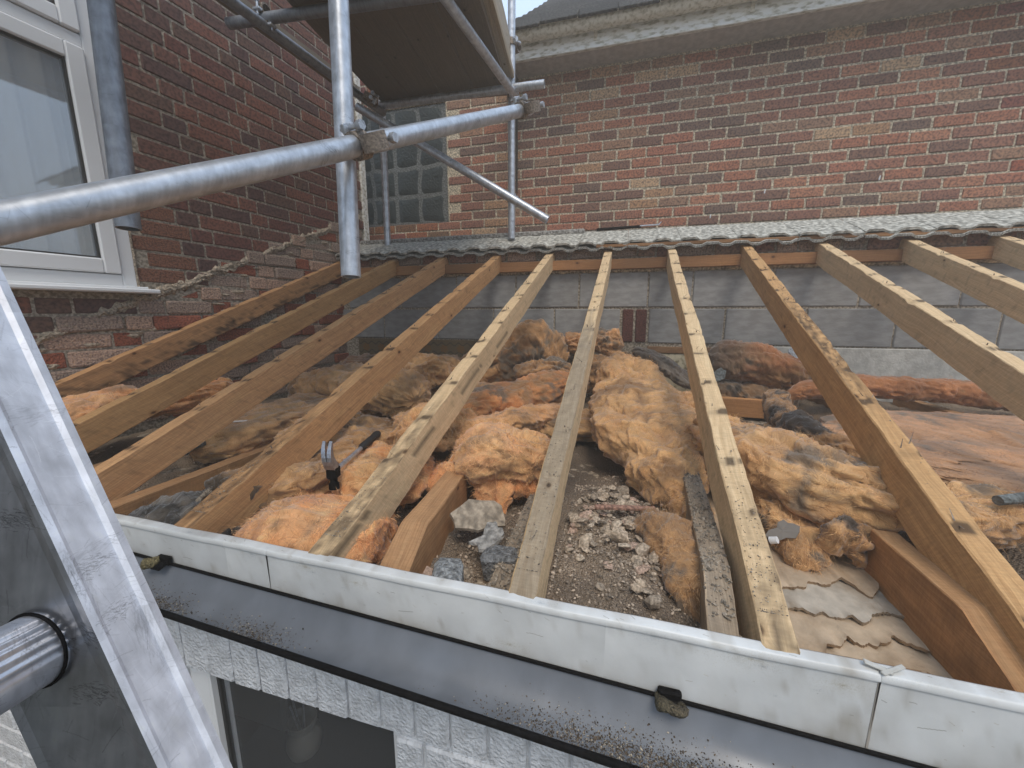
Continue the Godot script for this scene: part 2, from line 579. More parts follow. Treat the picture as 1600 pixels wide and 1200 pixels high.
func chunk_mesh(sd: int, flat := 0.6) -> ArrayMesh:
	var r := RandomNumberGenerator.new()
	r.seed = sd
	var t := (1.0 + sqrt(5.0)) / 2.0
	var p := []
	for q in [[-1, t, 0], [1, t, 0], [-1, -t, 0], [1, -t, 0], [0, -1, t], [0, 1, t], [0, -1, -t], [0, 1, -t], [t, 0, -1], [t, 0, 1], [-t, 0, -1], [-t, 0, 1]]:
		var d := Vector3(q[0], q[1], q[2]).normalized() * r.randf_range(0.62, 1.12)
		d.y *= flat
		d.x *= 1.15
		p.append(d * 0.5)
	var mb := MB.new()
	for f in [[0, 11, 5], [0, 5, 1], [0, 1, 7], [0, 7, 10], [0, 10, 11], [1, 5, 9], [5, 11, 4], [11, 10, 2], [10, 7, 6], [7, 1, 8], [3, 9, 4], [3, 4, 2], [3, 2, 6], [3, 6, 8], [3, 8, 9], [4, 9, 5], [2, 4, 11], [6, 2, 10], [8, 6, 7], [9, 8, 1]]:
		mb.tri(p[f[0]], p[f[1]], p[f[2]])
	return mb.mesh()

# a sawn timber from A to B; colour(s, face, across) tints it; face 0 top, 1 right, 2 bottom, 3 left
func timber(mb: MB, A: Vector3, B: Vector3, up0: Vector3, w: float, h: float, tint: Callable, chips := [], sd := 1, segs := 0, cutA := 0.0, cutB := 0.0, rough := 0.0012, sloped_end := false) -> void:
	var t := (B - A).normalized()
	var L := (B - A).length()
	var side := t.cross(up0).normalized()
	var up := side.cross(t)
	var ns := segs if segs else maxi(8, int(L / 0.009))
	var bev := 0.0022
	var f := fnl(sd, 9.0, 3)
	var hw := w * 0.5
	var hh := h * 0.5
	# ring: list of strips, each from corner (x,y) to corner (x,y), counter-clockwise seen along -t
	var strips := [
		[Vector2(hw - bev, hh), Vector2(-hw + bev, hh), 5, 0], [Vector2(-hw + bev, hh), Vector2(-hw, hh - bev), 1, 0],
		[Vector2(-hw, hh - bev), Vector2(-hw, -hh + bev), 6, 3], [Vector2(-hw, -hh + bev), Vector2(-hw + bev, -hh), 1, 3],
		[Vector2(-hw + bev, -hh), Vector2(hw - bev, -hh), 2, 2], [Vector2(hw - bev, -hh), Vector2(hw, -hh + bev), 1, 2],
		[Vector2(hw, -hh + bev), Vector2(hw, hh - bev), 6, 1], [Vector2(hw, hh - bev), Vector2(hw - bev, hh), 1, 1]]
	var vo := (sd * 0.37)
	var place := func(s: float, q: Vector2) -> Vector3:
		var sh := (q.y / h) * (cutA * (1.0 - s / L) + cutB * (s / L))
		var p := A + t * (s + sh) + side * q.x + up * q.y
		var wob := Vector3(f.get_noise_2d(s * 0.25, q.x * 4.0), f.get_noise_2d(s * 0.25 + 40.0, q.y * 4.0), 0)
		p += side * wob.x * 0.004 + up * wob.y * 0.003
		p += (side * f.get_noise_3d(s * 3.0, q.x * 9.0, q.y * 9.0) + up * f.get_noise_3d(s * 3.0, q.x * 9.0, q.y * 9.0 + 30.0)) * rough
		if sloped_end and q.y > 0.0:
			p.y = minf(p.y, 2.5495 - 0.43 * (p.z + 0.70) + 0.003 * q.x / w)
		for cp in chips:
			var ds: float = absf(s - cp.x)
			if ds < cp.z and q.y > hh - 0.004 and signf(q.x) == signf(cp.y) and absf(q.x) > hw - 0.014:
				p -= up * (1.0 - ds / cp.z) * absf(cp.y)
		return p
	var acc := 0.0
	for st in strips:
		var a: Vector2 = st[0]
		var b: Vector2 = st[1]
		var nv: int = st[2]
		var pts := PackedVector3Array()
		var cols := PackedColorArray()
		var uvs := PackedVector2Array()
		var ln := (b - a).length()
		for i in ns + 1:
			var s := L * i / ns
			for j in nv + 1:
				var q := a.lerp(b, j / float(nv))
				pts.append(place.call(s, q))
				cols.append(tint.call(s, st[3], q.x / hw if st[3] % 2 == 0 else q.y / hh))
				uvs.append(Vector2(s / 1.1 + vo, (acc + ln * j / nv) / 0.17 + vo * 1.7))
		acc += ln
		# du = t, dv = around: outward
		mb.sheet(ns, nv, pts, cols, uvs)
	for e in 2:
		var s := 0.0 if e == 0 else L
		var q := [place.call(s, Vector2(-hw, -hh)), place.call(s, Vector2(hw, -hh)), place.call(s, Vector2(hw, hh)), place.call(s, Vector2(-hw, hh))]
		var col: Color = tint.call(s, 1, 0.0) * 0.85
		if e == 0:
			mb.quad(q[0], q[1], q[2], q[3], col, Vector2(0, 0), Vector2(.05, 0), Vector2(.05, .3), Vector2(0, .3))
		else:
			mb.quad(q[0], q[3], q[2], q[1], col, Vector2(0, 0), Vector2(0, .3), Vector2(.05, .3), Vector2(.05, 0))

func flat_tint(c: Color) -> Callable:
	return func(_s, _f, _x) -> Color: return c

# a lump of glass wool swept along `path` ([Vector3, half width, half height] each)
func wool(mb: MB, hairs: MB, path: Array, cA: Color, cB: Color, cD: Color, dirt: float, sd: int, amp := 0.03, nl := 56, nr := 44, expo := 2.4, hair := 900, where = null) -> void:
	nl = int(nl * 1.7)
	nr = int(nr * 1.7)
	var f1 := fnl(sd, 3.2, 3)
	var f5 := fnl(sd + 4, 20.0, 3)
	f5.fractal_type = FastNoiseLite.FRACTAL_RIDGED
	var f2 := fnl(sd + 1, 9.0, 4)
	var f3 := fnl(sd + 2, 6.0, 3)
	f2.fractal_type = FastNoiseLite.FRACTAL_RIDGED
	var f4 := fnl(sd + 3, 4.2, 2)
	var m := path.size()
	var curve := Curve3D.new()
	for k in m:
		var p: Vector3 = path[k][0]
		var d: Vector3 = (path[mini(k + 1, m - 1)][0] - path[maxi(k - 1, 0)][0]) * 0.18
		curve.add_point(p, -d, d)
	curve.bake_interval = 0.01
	var L := curve.get_baked_length()
	var pts := PackedVector3Array()
	var cols := PackedColorArray()
	for i in nl + 1:
		var u := i / float(nl)
		# ease to round ends
		var cap := minf(u, 1.0 - u) / 0.16
		var rs := pow(clampf(1.0 - pow(1.0 - minf(cap, 1.0), 2.2), 0.0, 1.0), 0.5)
		var s := L * u
		var p := curve.sample_baked(s, true)
		var t := (curve.sample_baked(minf(s + 0.01, L), true) - curve.sample_baked(maxf(s - 0.01, 0), true)).normalized()
		var kk := u * (m - 1)
		var k0 := mini(int(kk), m - 2)
		var fr := smoothstep(0.0, 1.0, kk - k0)
		var hw: float = lerpf(path[k0][1], path[k0 + 1][1], fr)
		var hh: float = lerpf(path[k0][2], path[k0 + 1][2], fr)
		var side := t.cross(Vector3.UP)
		side = side.normalized() if side.length() > 0.05 else Vector3.RIGHT
		var up := side.cross(t)
		for j in nr + 1:
			var a := TAU * (j % nr) / nr
			var cx := signf(cos(a)) * pow(absf(cos(a)), 2.0 / expo)
			var cy := signf(sin(a)) * pow(absf(sin(a)), 2.0 / expo)
			var off := side * cx * hw * rs + up * cy * hh * rs
			var q := p + off
			var dn := off.normalized() if off.length() > 1e-5 else t * (-1.0 if u < 0.5 else 1.0)
			var big := f1.get_noise_3dv(q)
			var rid := f2.get_noise_3dv(q + dn * 0.1)
			var fine := f3.get_noise_3dv(q * 5.0)
			var local := Vector3(s * 0.8, off.dot(side) * 2.2, off.dot(up) * 2.2) + Vector3(big, fine, sd % 17) * 0.05
			var fold := pow(1.0 - minf(1.0, absf(f4.get_noise_3dv(local)) * 2.6), 2.5)
			var lay := f4.get_noise_3dv(local * 2.3 + Vector3(5, 2, 8))
			q -= dn * fold * amp * 0.42
			var fluff := f5.get_noise_3dv(q + Vector3(fine, big, lay) * 0.01)
			q += dn * (fluff - 0.2) * (0.0035 + amp * 0.085)
			q += dn * (big * amp * 1.3 + lay * amp * 0.62 + (rid - 0.25) * amp * 0.16 + fine * amp * 0.10)
			q += t * f3.get_noise_3dv(q * 2.0 + Vector3(7, 0, 3)) * amp * (0.5 if rs > 0.9 else 1.0)
			if hairs != null:
				q.z = minf(q.z, -0.578)
			pts.append(q)
			var streak := f3.get_noise_3dv(Vector3(s * 1.1, off.dot(side) * 7.0, off.dot(up) * 7.0) + Vector3(9, sd % 13, 1) + Vector3.ONE * big * 0.12)
			var mixv := clampf(0.5 + f3.get_noise_3dv(q * 0.9 + Vector3(3, 1, 9)) * 1.3 + streak * 0.8, 0, 1)
			var col := cA.lerp(cB, mixv)
			col *= 1.04 + 0.36 * streak + 0.30 * lay + 0.16 * fluff
			var dv := f1.get_noise_3dv(q * 1.3 + Vector3(20, 4, 1)) + 0.45 * f3.get_noise_3dv(q * 3.0) + 0.3 * streak
			var dd := clampf((dv + dirt - 0.46 - 0.12 * fluff) * 3.4, 0.0, 0.92)
			if where != null:
				dd = clampf(dd + where.call(q), 0.0, 0.95)
			cols.append(col.lerp(cD, dd))
	# orientation: du = t, dv = around (counter-clockwise from side to up): t x around = inward for side x up = ... flipped below
	var P2 := PackedVector3Array()
	var C2 := PackedColorArray()
	for i in nl + 1:
		for j in nr + 1:
			P2.append(pts[i * (nr + 1) + j])
			C2.append(cols[i * (nr + 1) + j])
	var k0 := mb.v.size()
	mb.sheet(nl, nr, P2, C2, PackedVector2Array(), true)
	if hairs == null:
		return
	var r := RandomNumberGenerator.new()
	r.seed = sd * 31 + 5
	var w := nr + 1
	for k in hair * 7:
		var i := r.randi_range(1, nl - 1)
		var j := r.randi_range(0, nr - 1)
		var a := k0 + i * w + j
		var nn := mb.n[a]
		if nn.y < -0.25:
			continue
		var p := mb.v[a].lerp(mb.v[a + 1], r.randf()).lerp(mb.v[a + w], r.randf() * 0.5)
		var flow := Vector3(f1.get_noise_3dv(p * 2.0), f1.get_noise_3dv(p * 2.0 + Vector3(40, 0, 0)), f1.get_noise_3dv(p * 2.0 + Vector3(0, 40, 0))) * 2.4
		var tang := flow + Vector3(r.randf_range(-1, 1), r.randf_range(-1, 1), r.randf_range(-1, 1)) * 0.6
		tang = (tang - nn * tang.dot(nn)).normalized()
		var d := (nn * r.randf_range(0.1, 0.75) + tang).normalized()
		var ln := r.randf_range(0.008, 0.020) if r.randf() < 0.8 else r.randf_range(0.02, 0.04)
		var wd := d.cross(nn + tang * 0.3).normalized() * r.randf_range(0.0003, 0.0008)
		var p1 := p + d * ln * 0.5
		var p2 := p1 + (d - nn * 0.6 + Vector3(r.randf_range(-1, 1), r.randf_range(-1, 1), r.randf_range(-1, 1)) * 0.4).normalized() * ln * 0.5
		var cc: Color = mb.c[a] * r.randf_range(0.85, 1.2)
		p -= nn * 0.003
		hairs.tri(p - wd, p + wd, p1, cc)
		hairs.tri(p1 - wd * 0.8, p1 + wd * 0.8, p2, cc)

func wool_batt(label: String, parts: Array, at: Vector3, cat := "insulation") -> void:
	var mb := MB.new()
	var hr := MB.new()
	for q in parts:
		q.call(mb, hr)
	var o := thing("insulation_batt", at, label, cat, "loose lumps of glass wool between the rafters")
	obj("glass_wool", mb, M.wool, o)
	tag(obj("loose_fibres", hr, M.hair, o), "", "", "", "stuff")

const ORANGE := Color(.80, .365, .15)
const PEACH := Color(.83, .48, .245)
const TAN := Color(.57, .335, .16)
const STRAW := Color(.72, .455, .225)
const BROWN := Color(.36, .215, .11)
const DUST := Color(.235, .185, .14)
const SOOT := Color(.045, .041, .038)
const GREYW := Color(.20, .175, .15)

# ---------------------------------------------------------------- scaffold fittings
func coupler(called_at: Vector3, axis: Vector3, other: Vector3, label: String, r := 0.0242) -> void:
	var o := thing("scaffold_coupler", called_at, label, "coupler", "couplers clamped on the scaffold tubes")
	axis = axis.normalized()
	other = (other - axis * other.dot(axis)).normalized()
	var nrm := axis.cross(other)
	var first := MB.new()
	var hw := 0.019
	# clamp band: ring with a thick profile
	var ring := func(mb: MB, ax: Vector3, c: Vector3, s: Vector3, t: Vector3) -> void:
		var n := 28
		for k in n:
			var a0 := TAU * k / n
			var a1 := TAU * (k + 1) / n
			var d0 := s * cos(a0) + t * sin(a0)
			var d1 := s * cos(a1) + t * sin(a1)
			var ri := r + 0.0008
			var ro := r + 0.0065 + 0.002 * sin(a0 * 3.0)
			var ro1 := r + 0.0065 + 0.002 * sin(a1 * 3.0)
			mb.quad(c + d0 * ro - ax * hw, c + d1 * ro1 - ax * hw, c + d1 * ro1 + ax * hw, c + d0 * ro + ax * hw)
			mb.quad(c + d0 * ri + ax * hw, c + d0 * ro + ax * hw, c + d1 * ro1 + ax * hw, c + d1 * ri + ax * hw)
			mb.quad(c + d1 * ri - ax * hw, c + d1 * ro1 - ax * hw, c + d0 * ro - ax * hw, c + d0 * ri - ax * hw)
	ring.call(first, axis, called_at, other, axis.cross(other))
	var bands := [obj("clamp_band", first, M.rust, o)]
	var second := MB.new()
	var c2 := called_at + nrm * (r * 2.0 + 0.004)
	ring.call(second, other, c2, nrm, other.cross(nrm))
	bands.append(obj("clamp_band", second, M.rust, o))
	for q in [[called_at, axis, other, bands[0]], [c2, other, axis, bands[1]]]:
		var b := MB.new()
		var e: Vector3 = q[0] + q[2] * (r + 0.014)
		b.tube([e - nrm * 0.034, e + nrm * 0.034], 0.0055, 8)
		b.tube([e + nrm * 0.022, e + nrm * 0.036], 0.0115, 6)
		b.rbox(Transform3D(Basis(q[1], q[2], q[1].cross(q[2])), e - nrm * 0.012), Vector3(0.036, 0.022, 0.012), 0.002)
		obj("bolt", b, M.zinc, q[3])

func pole(called: String, a: Vector3, b: Vector3, m: Material, label: String, r := 0.02415, group := "galvanised scaffold tubes") -> void:
	var mb := MB.new()
	var n := 6
	var pts := []
	for i in n + 1:
		pts.append(a.lerp(b, i / float(n)))
	mb.tube(pts, r, 28, true)
	tag(obj(called, mb, m, null, a), label, "scaffold tube", group)

# ---------------------------------------------------------------- the scene
func _ready() -> void:
	rng.seed = 4242
	var cam := Camera3D.new()
	cam.name = "camera"
	add_child(cam)
	cam.position = Vector3(0, 3.0, 0)
	cam.rotation_degrees = Vector3(-10.4, 15.4, 0)
	cam.fov = 89.05
	cam.near = 0.02
	cam.far = 300.0
	var we := WorldEnvironment.new()
	we.name = "environment"
	var env := Environment.new()
	env.background_mode = Environment.BG_SKY
	var sky := Sky.new()
	var pm := ProceduralSkyMaterial.new()
	pm.sky_top_color = Color(0.70, 0.80, 0.92)
	pm.sky_horizon_color = Color(0.84, 0.89, 0.95)
	pm.sky_curve = 0.25
	pm.ground_horizon_color = Color(0.55, 0.55, 0.55)
	pm.ground_bottom_color = Color(0.35, 0.34, 0.33)
	pm.energy_multiplier = 1.0
	sky.sky_material = pm
	env.sky = sky
	env.tonemap_mode = Environment.TONE_MAPPER_LINEAR
	env.tonemap_exposure = 1.85
	env.sdfgi_enabled = true
	env.ssao_enabled = true
	env.ssil_enabled = true
	env.fog_enabled = true
	env.fog_density = 0.045
	env.fog_light_color = Color(0.82, 0.78, 0.73)
	we.environment = env
	add_child(we)
	var sun := DirectionalLight3D.new()
	sun.name = "sun"
	sun.light_energy = 0.4
	sun.light_color = Color(1.0, 0.97, 0.93)
	sun.light_angular_distance = 25.0
	sun.shadow_enabled = true
	sun.rotation_degrees = Vector3(-58, 25, 0)
	add_child(sun)

	make_materials()
	build_ground()
	build_neighbour()
	build_left_wall()
	build_block_wall()
	build_front_wall()
	build_ceiling()
	build_rafters()
	build_coping()
	build_scaffold()
	build_window()
	build_gutter()
	build_insulation()
	build_debris()
	build_room()
	build_ladder()

func build_ground() -> void:
	var mb := MB.new()
	mb.quad(Vector3(-60, 0, 60), Vector3(60, 0, 60), Vector3(60, 0, -60), Vector3(-60, 0, -60))
	structure("ground", mb, M.grass)
	mb = MB.new()
	mb.box(Vector3(-4.5, -0.1, -0.5), Vector3(6, 0.012, 5), 0.01)
	structure("patio", mb, M.ground)

# ---- the house behind: brick wall, glass blocks, soffit, gutter, tiled roof
func build_neighbour() -> void:
	var Z := -3.45
	var w := thing("neighbour_brick_wall", Vector3(0, 0, Z), "red brown brick wall of the house behind, under the white eaves", "wall")
	var mb := MB.new()
	mb.box(Vector3(-1.545, 0, Z - 0.2), Vector3(5, 4.9, Z - 0.003), 0.001)
	mb.box(Vector3(-5, 0, Z - 0.2), Vector3(-2.56, 4.9, Z - 0.0035), 0.001)
	mb.box(Vector3(-2.56, 0, Z - 0.2), Vector3(-1.545, 3.80, Z - 0.0032), 0.001)
	mb.box(Vector3(-2.56, 4.785, Z - 0.2), Vector3(-1.545, 4.9, Z - 0.0032), 0.001)
	mb.box(Vector3(-5, 4.9, Z - 0.2), Vector3(-1.2, 5.7, Z - 0.0031), 0.001)
	obj("mortar", mb, M.mortar, w)
	var forms := []
	for k in 6:
		forms.append(brick_mesh(200 + k, Vector3(0.210, 0.0625, 0.03), 0.004, 0.003))
	var y0 := 3.7345 - 0.075 * 5
	var bricks := []
	for row in 31:
		var y := y0 + row * 0.0748 + 0.0374
		var x := 1.237 - 0.222 * 22 - (0.0 if row % 2 == 1 else 0.111)
		while x < 4.2:
			var cx := x + 0.111
			x += 0.222
			if cx < -3.4 or (y > 4.87 and cx > -1.3):
				continue
			var inwin := cx > -2.62 and cx < -1.46 and y > 3.82 and y < 4.78
			if inwin:
				continue
			bricks.append(Vector3(cx, y + rng.randf_range(-0.0015, 0.0015), Z - 0.013 + rng.randf_range(-0.003, 0.002)))
	bricks.sort_custom(func(a, b): return seen_rank(a) > seen_rank(b))
	var rest := [MB.new()]
	var fbm := fnl(301, 0.9, 3)
	var k := 0
	for p in bricks:
		var v := rng.randf() + fbm.get_noise_2d(p.x, p.y) * 0.25
		var tone := 0
		if v < 0.20: tone = 7 if rng.randf() < 0.5 else 3
		elif v < 0.48: tone = [2, 3, 9][rng.randi() % 3]
		elif v < 0.72: tone = [1, 9, 0, 11][rng.randi() % 4]
		elif v < 0.88: tone = [0, 8, 6, 4][rng.randi() % 4]
		else: tone = [4, 5, 6, 0, 8, 10][rng.randi() % 6]
		var xf := Transform3D(Basis(Vector3.BACK, rng.randf_range(-0.006, 0.006)), p)
		if k < 292:
			inst("brick", forms[rng.randi() % 6], M.bricks[tone], w, xf)
		else:
			rest[0].rbox(xf, Vector3(0.212, 0.0635, 0.03), 0.004, Color(rng.randf_range(0.6, 1.0), rng.randf_range(0.55, 0.9), rng.randf_range(0.55, 0.85)))
		k += 1
	tag(obj("brickwork", rest[0], M.bricks[1], w), "", "", "", "stuff")
	# small white paint splashes
	for q in [Vector3(1.66, 3.905, Z), Vector3(0.97, 3.87, Z), Vector3(0.62, 3.72, Z)]:
		var s := MB.new()
		var ch := 0.012
		for i in 9:
			var a0 := TAU * i / 9
			var a1 := TAU * (i + 1) / 9
			var r0 := ch * (0.5 + 0.5 * absf(sin(i * 2.3)))
			var r1 := ch * (0.5 + 0.5 * absf(sin(((i + 1) % 9) * 2.3)))
			s.tri(q + Vector3(0, 0, 0.008), q + Vector3(cos(a0) * r0 * 0.6, sin(a0) * r0 * 1.6, 0.0045), q + Vector3(cos(a1) * r1 * 0.6, sin(a1) * r1 * 1.6, 0.0045))
		obj("paint_splash", s, M.upvc, w)

	# glass block window
	var g := thing("glass_block_window", Vector3(-2.05, 3.81, Z), "window of square glass blocks half hidden behind the scaffold tubes", "window")
	mb = MB.new()
	mb.box(Vector3(-2.555, 3.805, Z - 0.085), Vector3(-1.548, 4.78, Z - 0.015), 0.001)
	obj("mortar", mb, mat(lin(.22, .23, .22), 0.9, T.mottle, Vector3(5, 5, 5)), g)
	for i in 4:
		for j in 4:
			var c := Vector3(-2.43 + i * 0.2435 + 0.0, 3.926 + j * 0.2425, Z - 0.02)
			var b := MB.new()
			var hs := 0.1135
			var P := PackedVector3Array()
			var nn := 8
			for u in nn + 1:
				for v2 in nn + 1:
					var a := u / float(nn) * 2.0 - 1.0
					var e := v2 / float(nn) * 2.0 - 1.0
					var edge := maxf(absf(a), absf(e))
					var z := 0.014 - 0.008 * smoothstep(0.7, 0.8, edge) * (1.0 - smoothstep(0.8, 0.9, edge)) - 0.012 * smoothstep(0.92, 1.0, edge)
					P.append(c + Vector3(a * hs, e * hs, z + 0.003 * sin(a * 2.1 + i) * cos(e * 2.6 + j)))
			b.sheet(nn, nn, P, PackedColorArray(), PackedVector2Array())
			obj("glass_block", b, M.glassblock, g)
	# soffit, fascia, gutter
	var e := thing("eaves", Vector3(0, 4.86, -3.3), "white timber fascia and soffit board along the eaves of the house behind", "eaves")
	mb = MB.new()
	mb.box(Vector3(-0.95, 4.866, -3.52), Vector3(4.6, 4.884, -3.238), 0.002)
	obj("soffit", mb, M.soffit, e)
	mb = MB.new()
	mb.box(Vector3(-0.95, 4.852, -3.236), Vector3(4.6, 5.0, -3.214), 0.003)
	obj("fascia", mb, M.white_paint, e)
	mb = MB.new()
	mb.box(Vector3(-0.95, 4.852, -3.2125), Vector3(4.6, 4.868, -3.205), 0.002)
	obj("trim", mb, M.white_paint, e)
	var gt := thing("eaves_gutter", Vector3(0, 4.95, -3.16), "weathered white half round gutter along the eaves of the house behind", "gutter")
	mb = MB.new()
	var prof := []
	for i in 13:
		var a := PI + PI * i / 12.0
		prof.append(Vector2(cos(a) * 0.052, sin(a) * 0.055))
	prof[0].y += 0.012
	prof.reverse()
	var P2 := PackedVector3Array()
	for s in 61:
		var x := -0.95 + 5.55 * s / 60.0
		for q in prof:
			P2.append(Vector3(x, 4.992 + q.y + 0.002 * sin(x * 3.0), -3.158 - q.x))
	mb.sheet(60, 12, P2, PackedColorArray(), PackedVector2Array())
	mb.tube([Vector3(-0.95, 4.998, -3.106), Vector3(4.6, 4.998, -3.106)], 0.005, 8)
	obj("trough", mb, M.gutter_white, gt)
	for x in [-0.27, 0.72, 1.7]:
		mb = MB.new()
		for i in 12:
			var a := PI + PI * i / 12.0
			var a1 := PI + PI * (i + 1) / 12.0
			var p0 := Vector3(x, 4.992 + sin(a) * 0.059, -3.158 - cos(a) * 0.056)
			var p1 := Vector3(x, 4.992 + sin(a1) * 0.059, -3.158 - cos(a1) * 0.056)
			mb.rbox(Transform3D(Basis(Vector3.RIGHT, (p1 - p0).normalized(), Vector3.RIGHT.cross((p1 - p0).normalized())), (p0 + p1) * 0.5), Vector3(0.028, (p1 - p0).length() + 0.003, 0.004), 0.001)
		mb.box(Vector3(x - 0.014, 4.995, -3.11), Vector3(x + 0.014, 5.008, -3.095), 0.002)
		mb.box(Vector3(x - 0.012, 4.90, -3.212), Vector3(x + 0.012, 4.95, -3.206), 0.001)
		obj("bracket", mb, M.gutter_white, gt)
	# roof: thin courses stepping up the slope
	var rf := thing("tiled_roof", Vector3(0, 5.0, -3.3), "dark weathered tiled roof above the white gutter", "roof")
	var s0 := Vector3(0, 5.03, -3.15)
	var sl := Vector3(0, 0.6, -0.8)
	var nm := Vector3(0, 0.8, 0.6)
	mb = MB.new()
	mb.quad(Vector3(-0.9, 4.99, -3.2), Vector3(5, 4.99, -3.2), Vector3(5, 4.99, -3.2) + sl * 3.1, Vector3(-0.9, 4.99, -3.2) + sl * 3.1)
	mb.quad(Vector3(-0.9, 4.99, -3.2), Vector3(-0.9, 4.99, -3.2) + sl * 3.1, Vector3(-0.9, 4.0, -5.6), Vector3(-0.9, 4.0, -3.4))
	obj("roof_deck", mb, M.roof, rf)
	var tl := brick_mesh(61, Vector3(0.262, 0.016, 0.20), 0.004, 0.003)
	for c in 23:
		var m2 := MB.new()
		for i in 22:
			var x := -0.78 + i * 0.265 + (0.13 if c % 2 else 0.0)
			var o := s0 + sl * (c * 0.135 + rng.randf_range(-0.006, 0.006)) + nm * (0.012 + rng.randf_range(0, 0.008))
			o.x = x
			var bs := Basis(Vector3.RIGHT, nm.rotated(Vector3.RIGHT, 0.09), Vector3.RIGHT.cross(nm.rotated(Vector3.RIGHT, 0.09)))
			m2.rbox(Transform3D(bs, o), Vector3(0.258 + rng.randf_range(0, .004), 0.018, 0.19), 0.004, Color.WHITE * rng.randf_range(0.6, 1.3))
		obj("tile_course", m2, M.roof, rf)

func seen_rank(p: Vector3) -> float:
	# nearer and inside what can be seen above the tile coping first
	var d := 1.0 / (p - Vector3(0, 3, 0)).length()
	if p.y < 3.56 or p.x > 2.75 or p.x < -1.62 or p.y > 4.86:
		d -= 1.0
	return d

# ---- left house wall (turned 5.35 degrees)
const TH := 0.09338
func lw(s: float, y: float, out := 0.0) -> Vector3:
	var nrm := Vector3(cos(TH), 0, sin(TH))
	return nrm * (-2.35 + out) + Vector3(sin(TH), 0, -cos(TH)) * s + Vector3(0, y, 0)

func lbox(mb: MB, s0: float, s1: float, y0: float, y1: float, o0: float, o1: float, bev := 0.003, col := Color.WHITE) -> void:
	var b := Basis(Vector3(sin(TH), 0, -cos(TH)), Vector3.UP, Vector3(cos(TH), 0, sin(TH)))
	mb.rbox(Transform3D(b, lw((s0 + s1) * 0.5, (y0 + y1) * 0.5, (o0 + o1) * 0.5)), Vector3(absf(s1 - s0), absf(y1 - y0), absf(o1 - o0)), bev, col)

func flash_y(s: float) -> float:
	# height of the old roof line on this wall
	return 2.885 + (s - 0.79) * 0.455

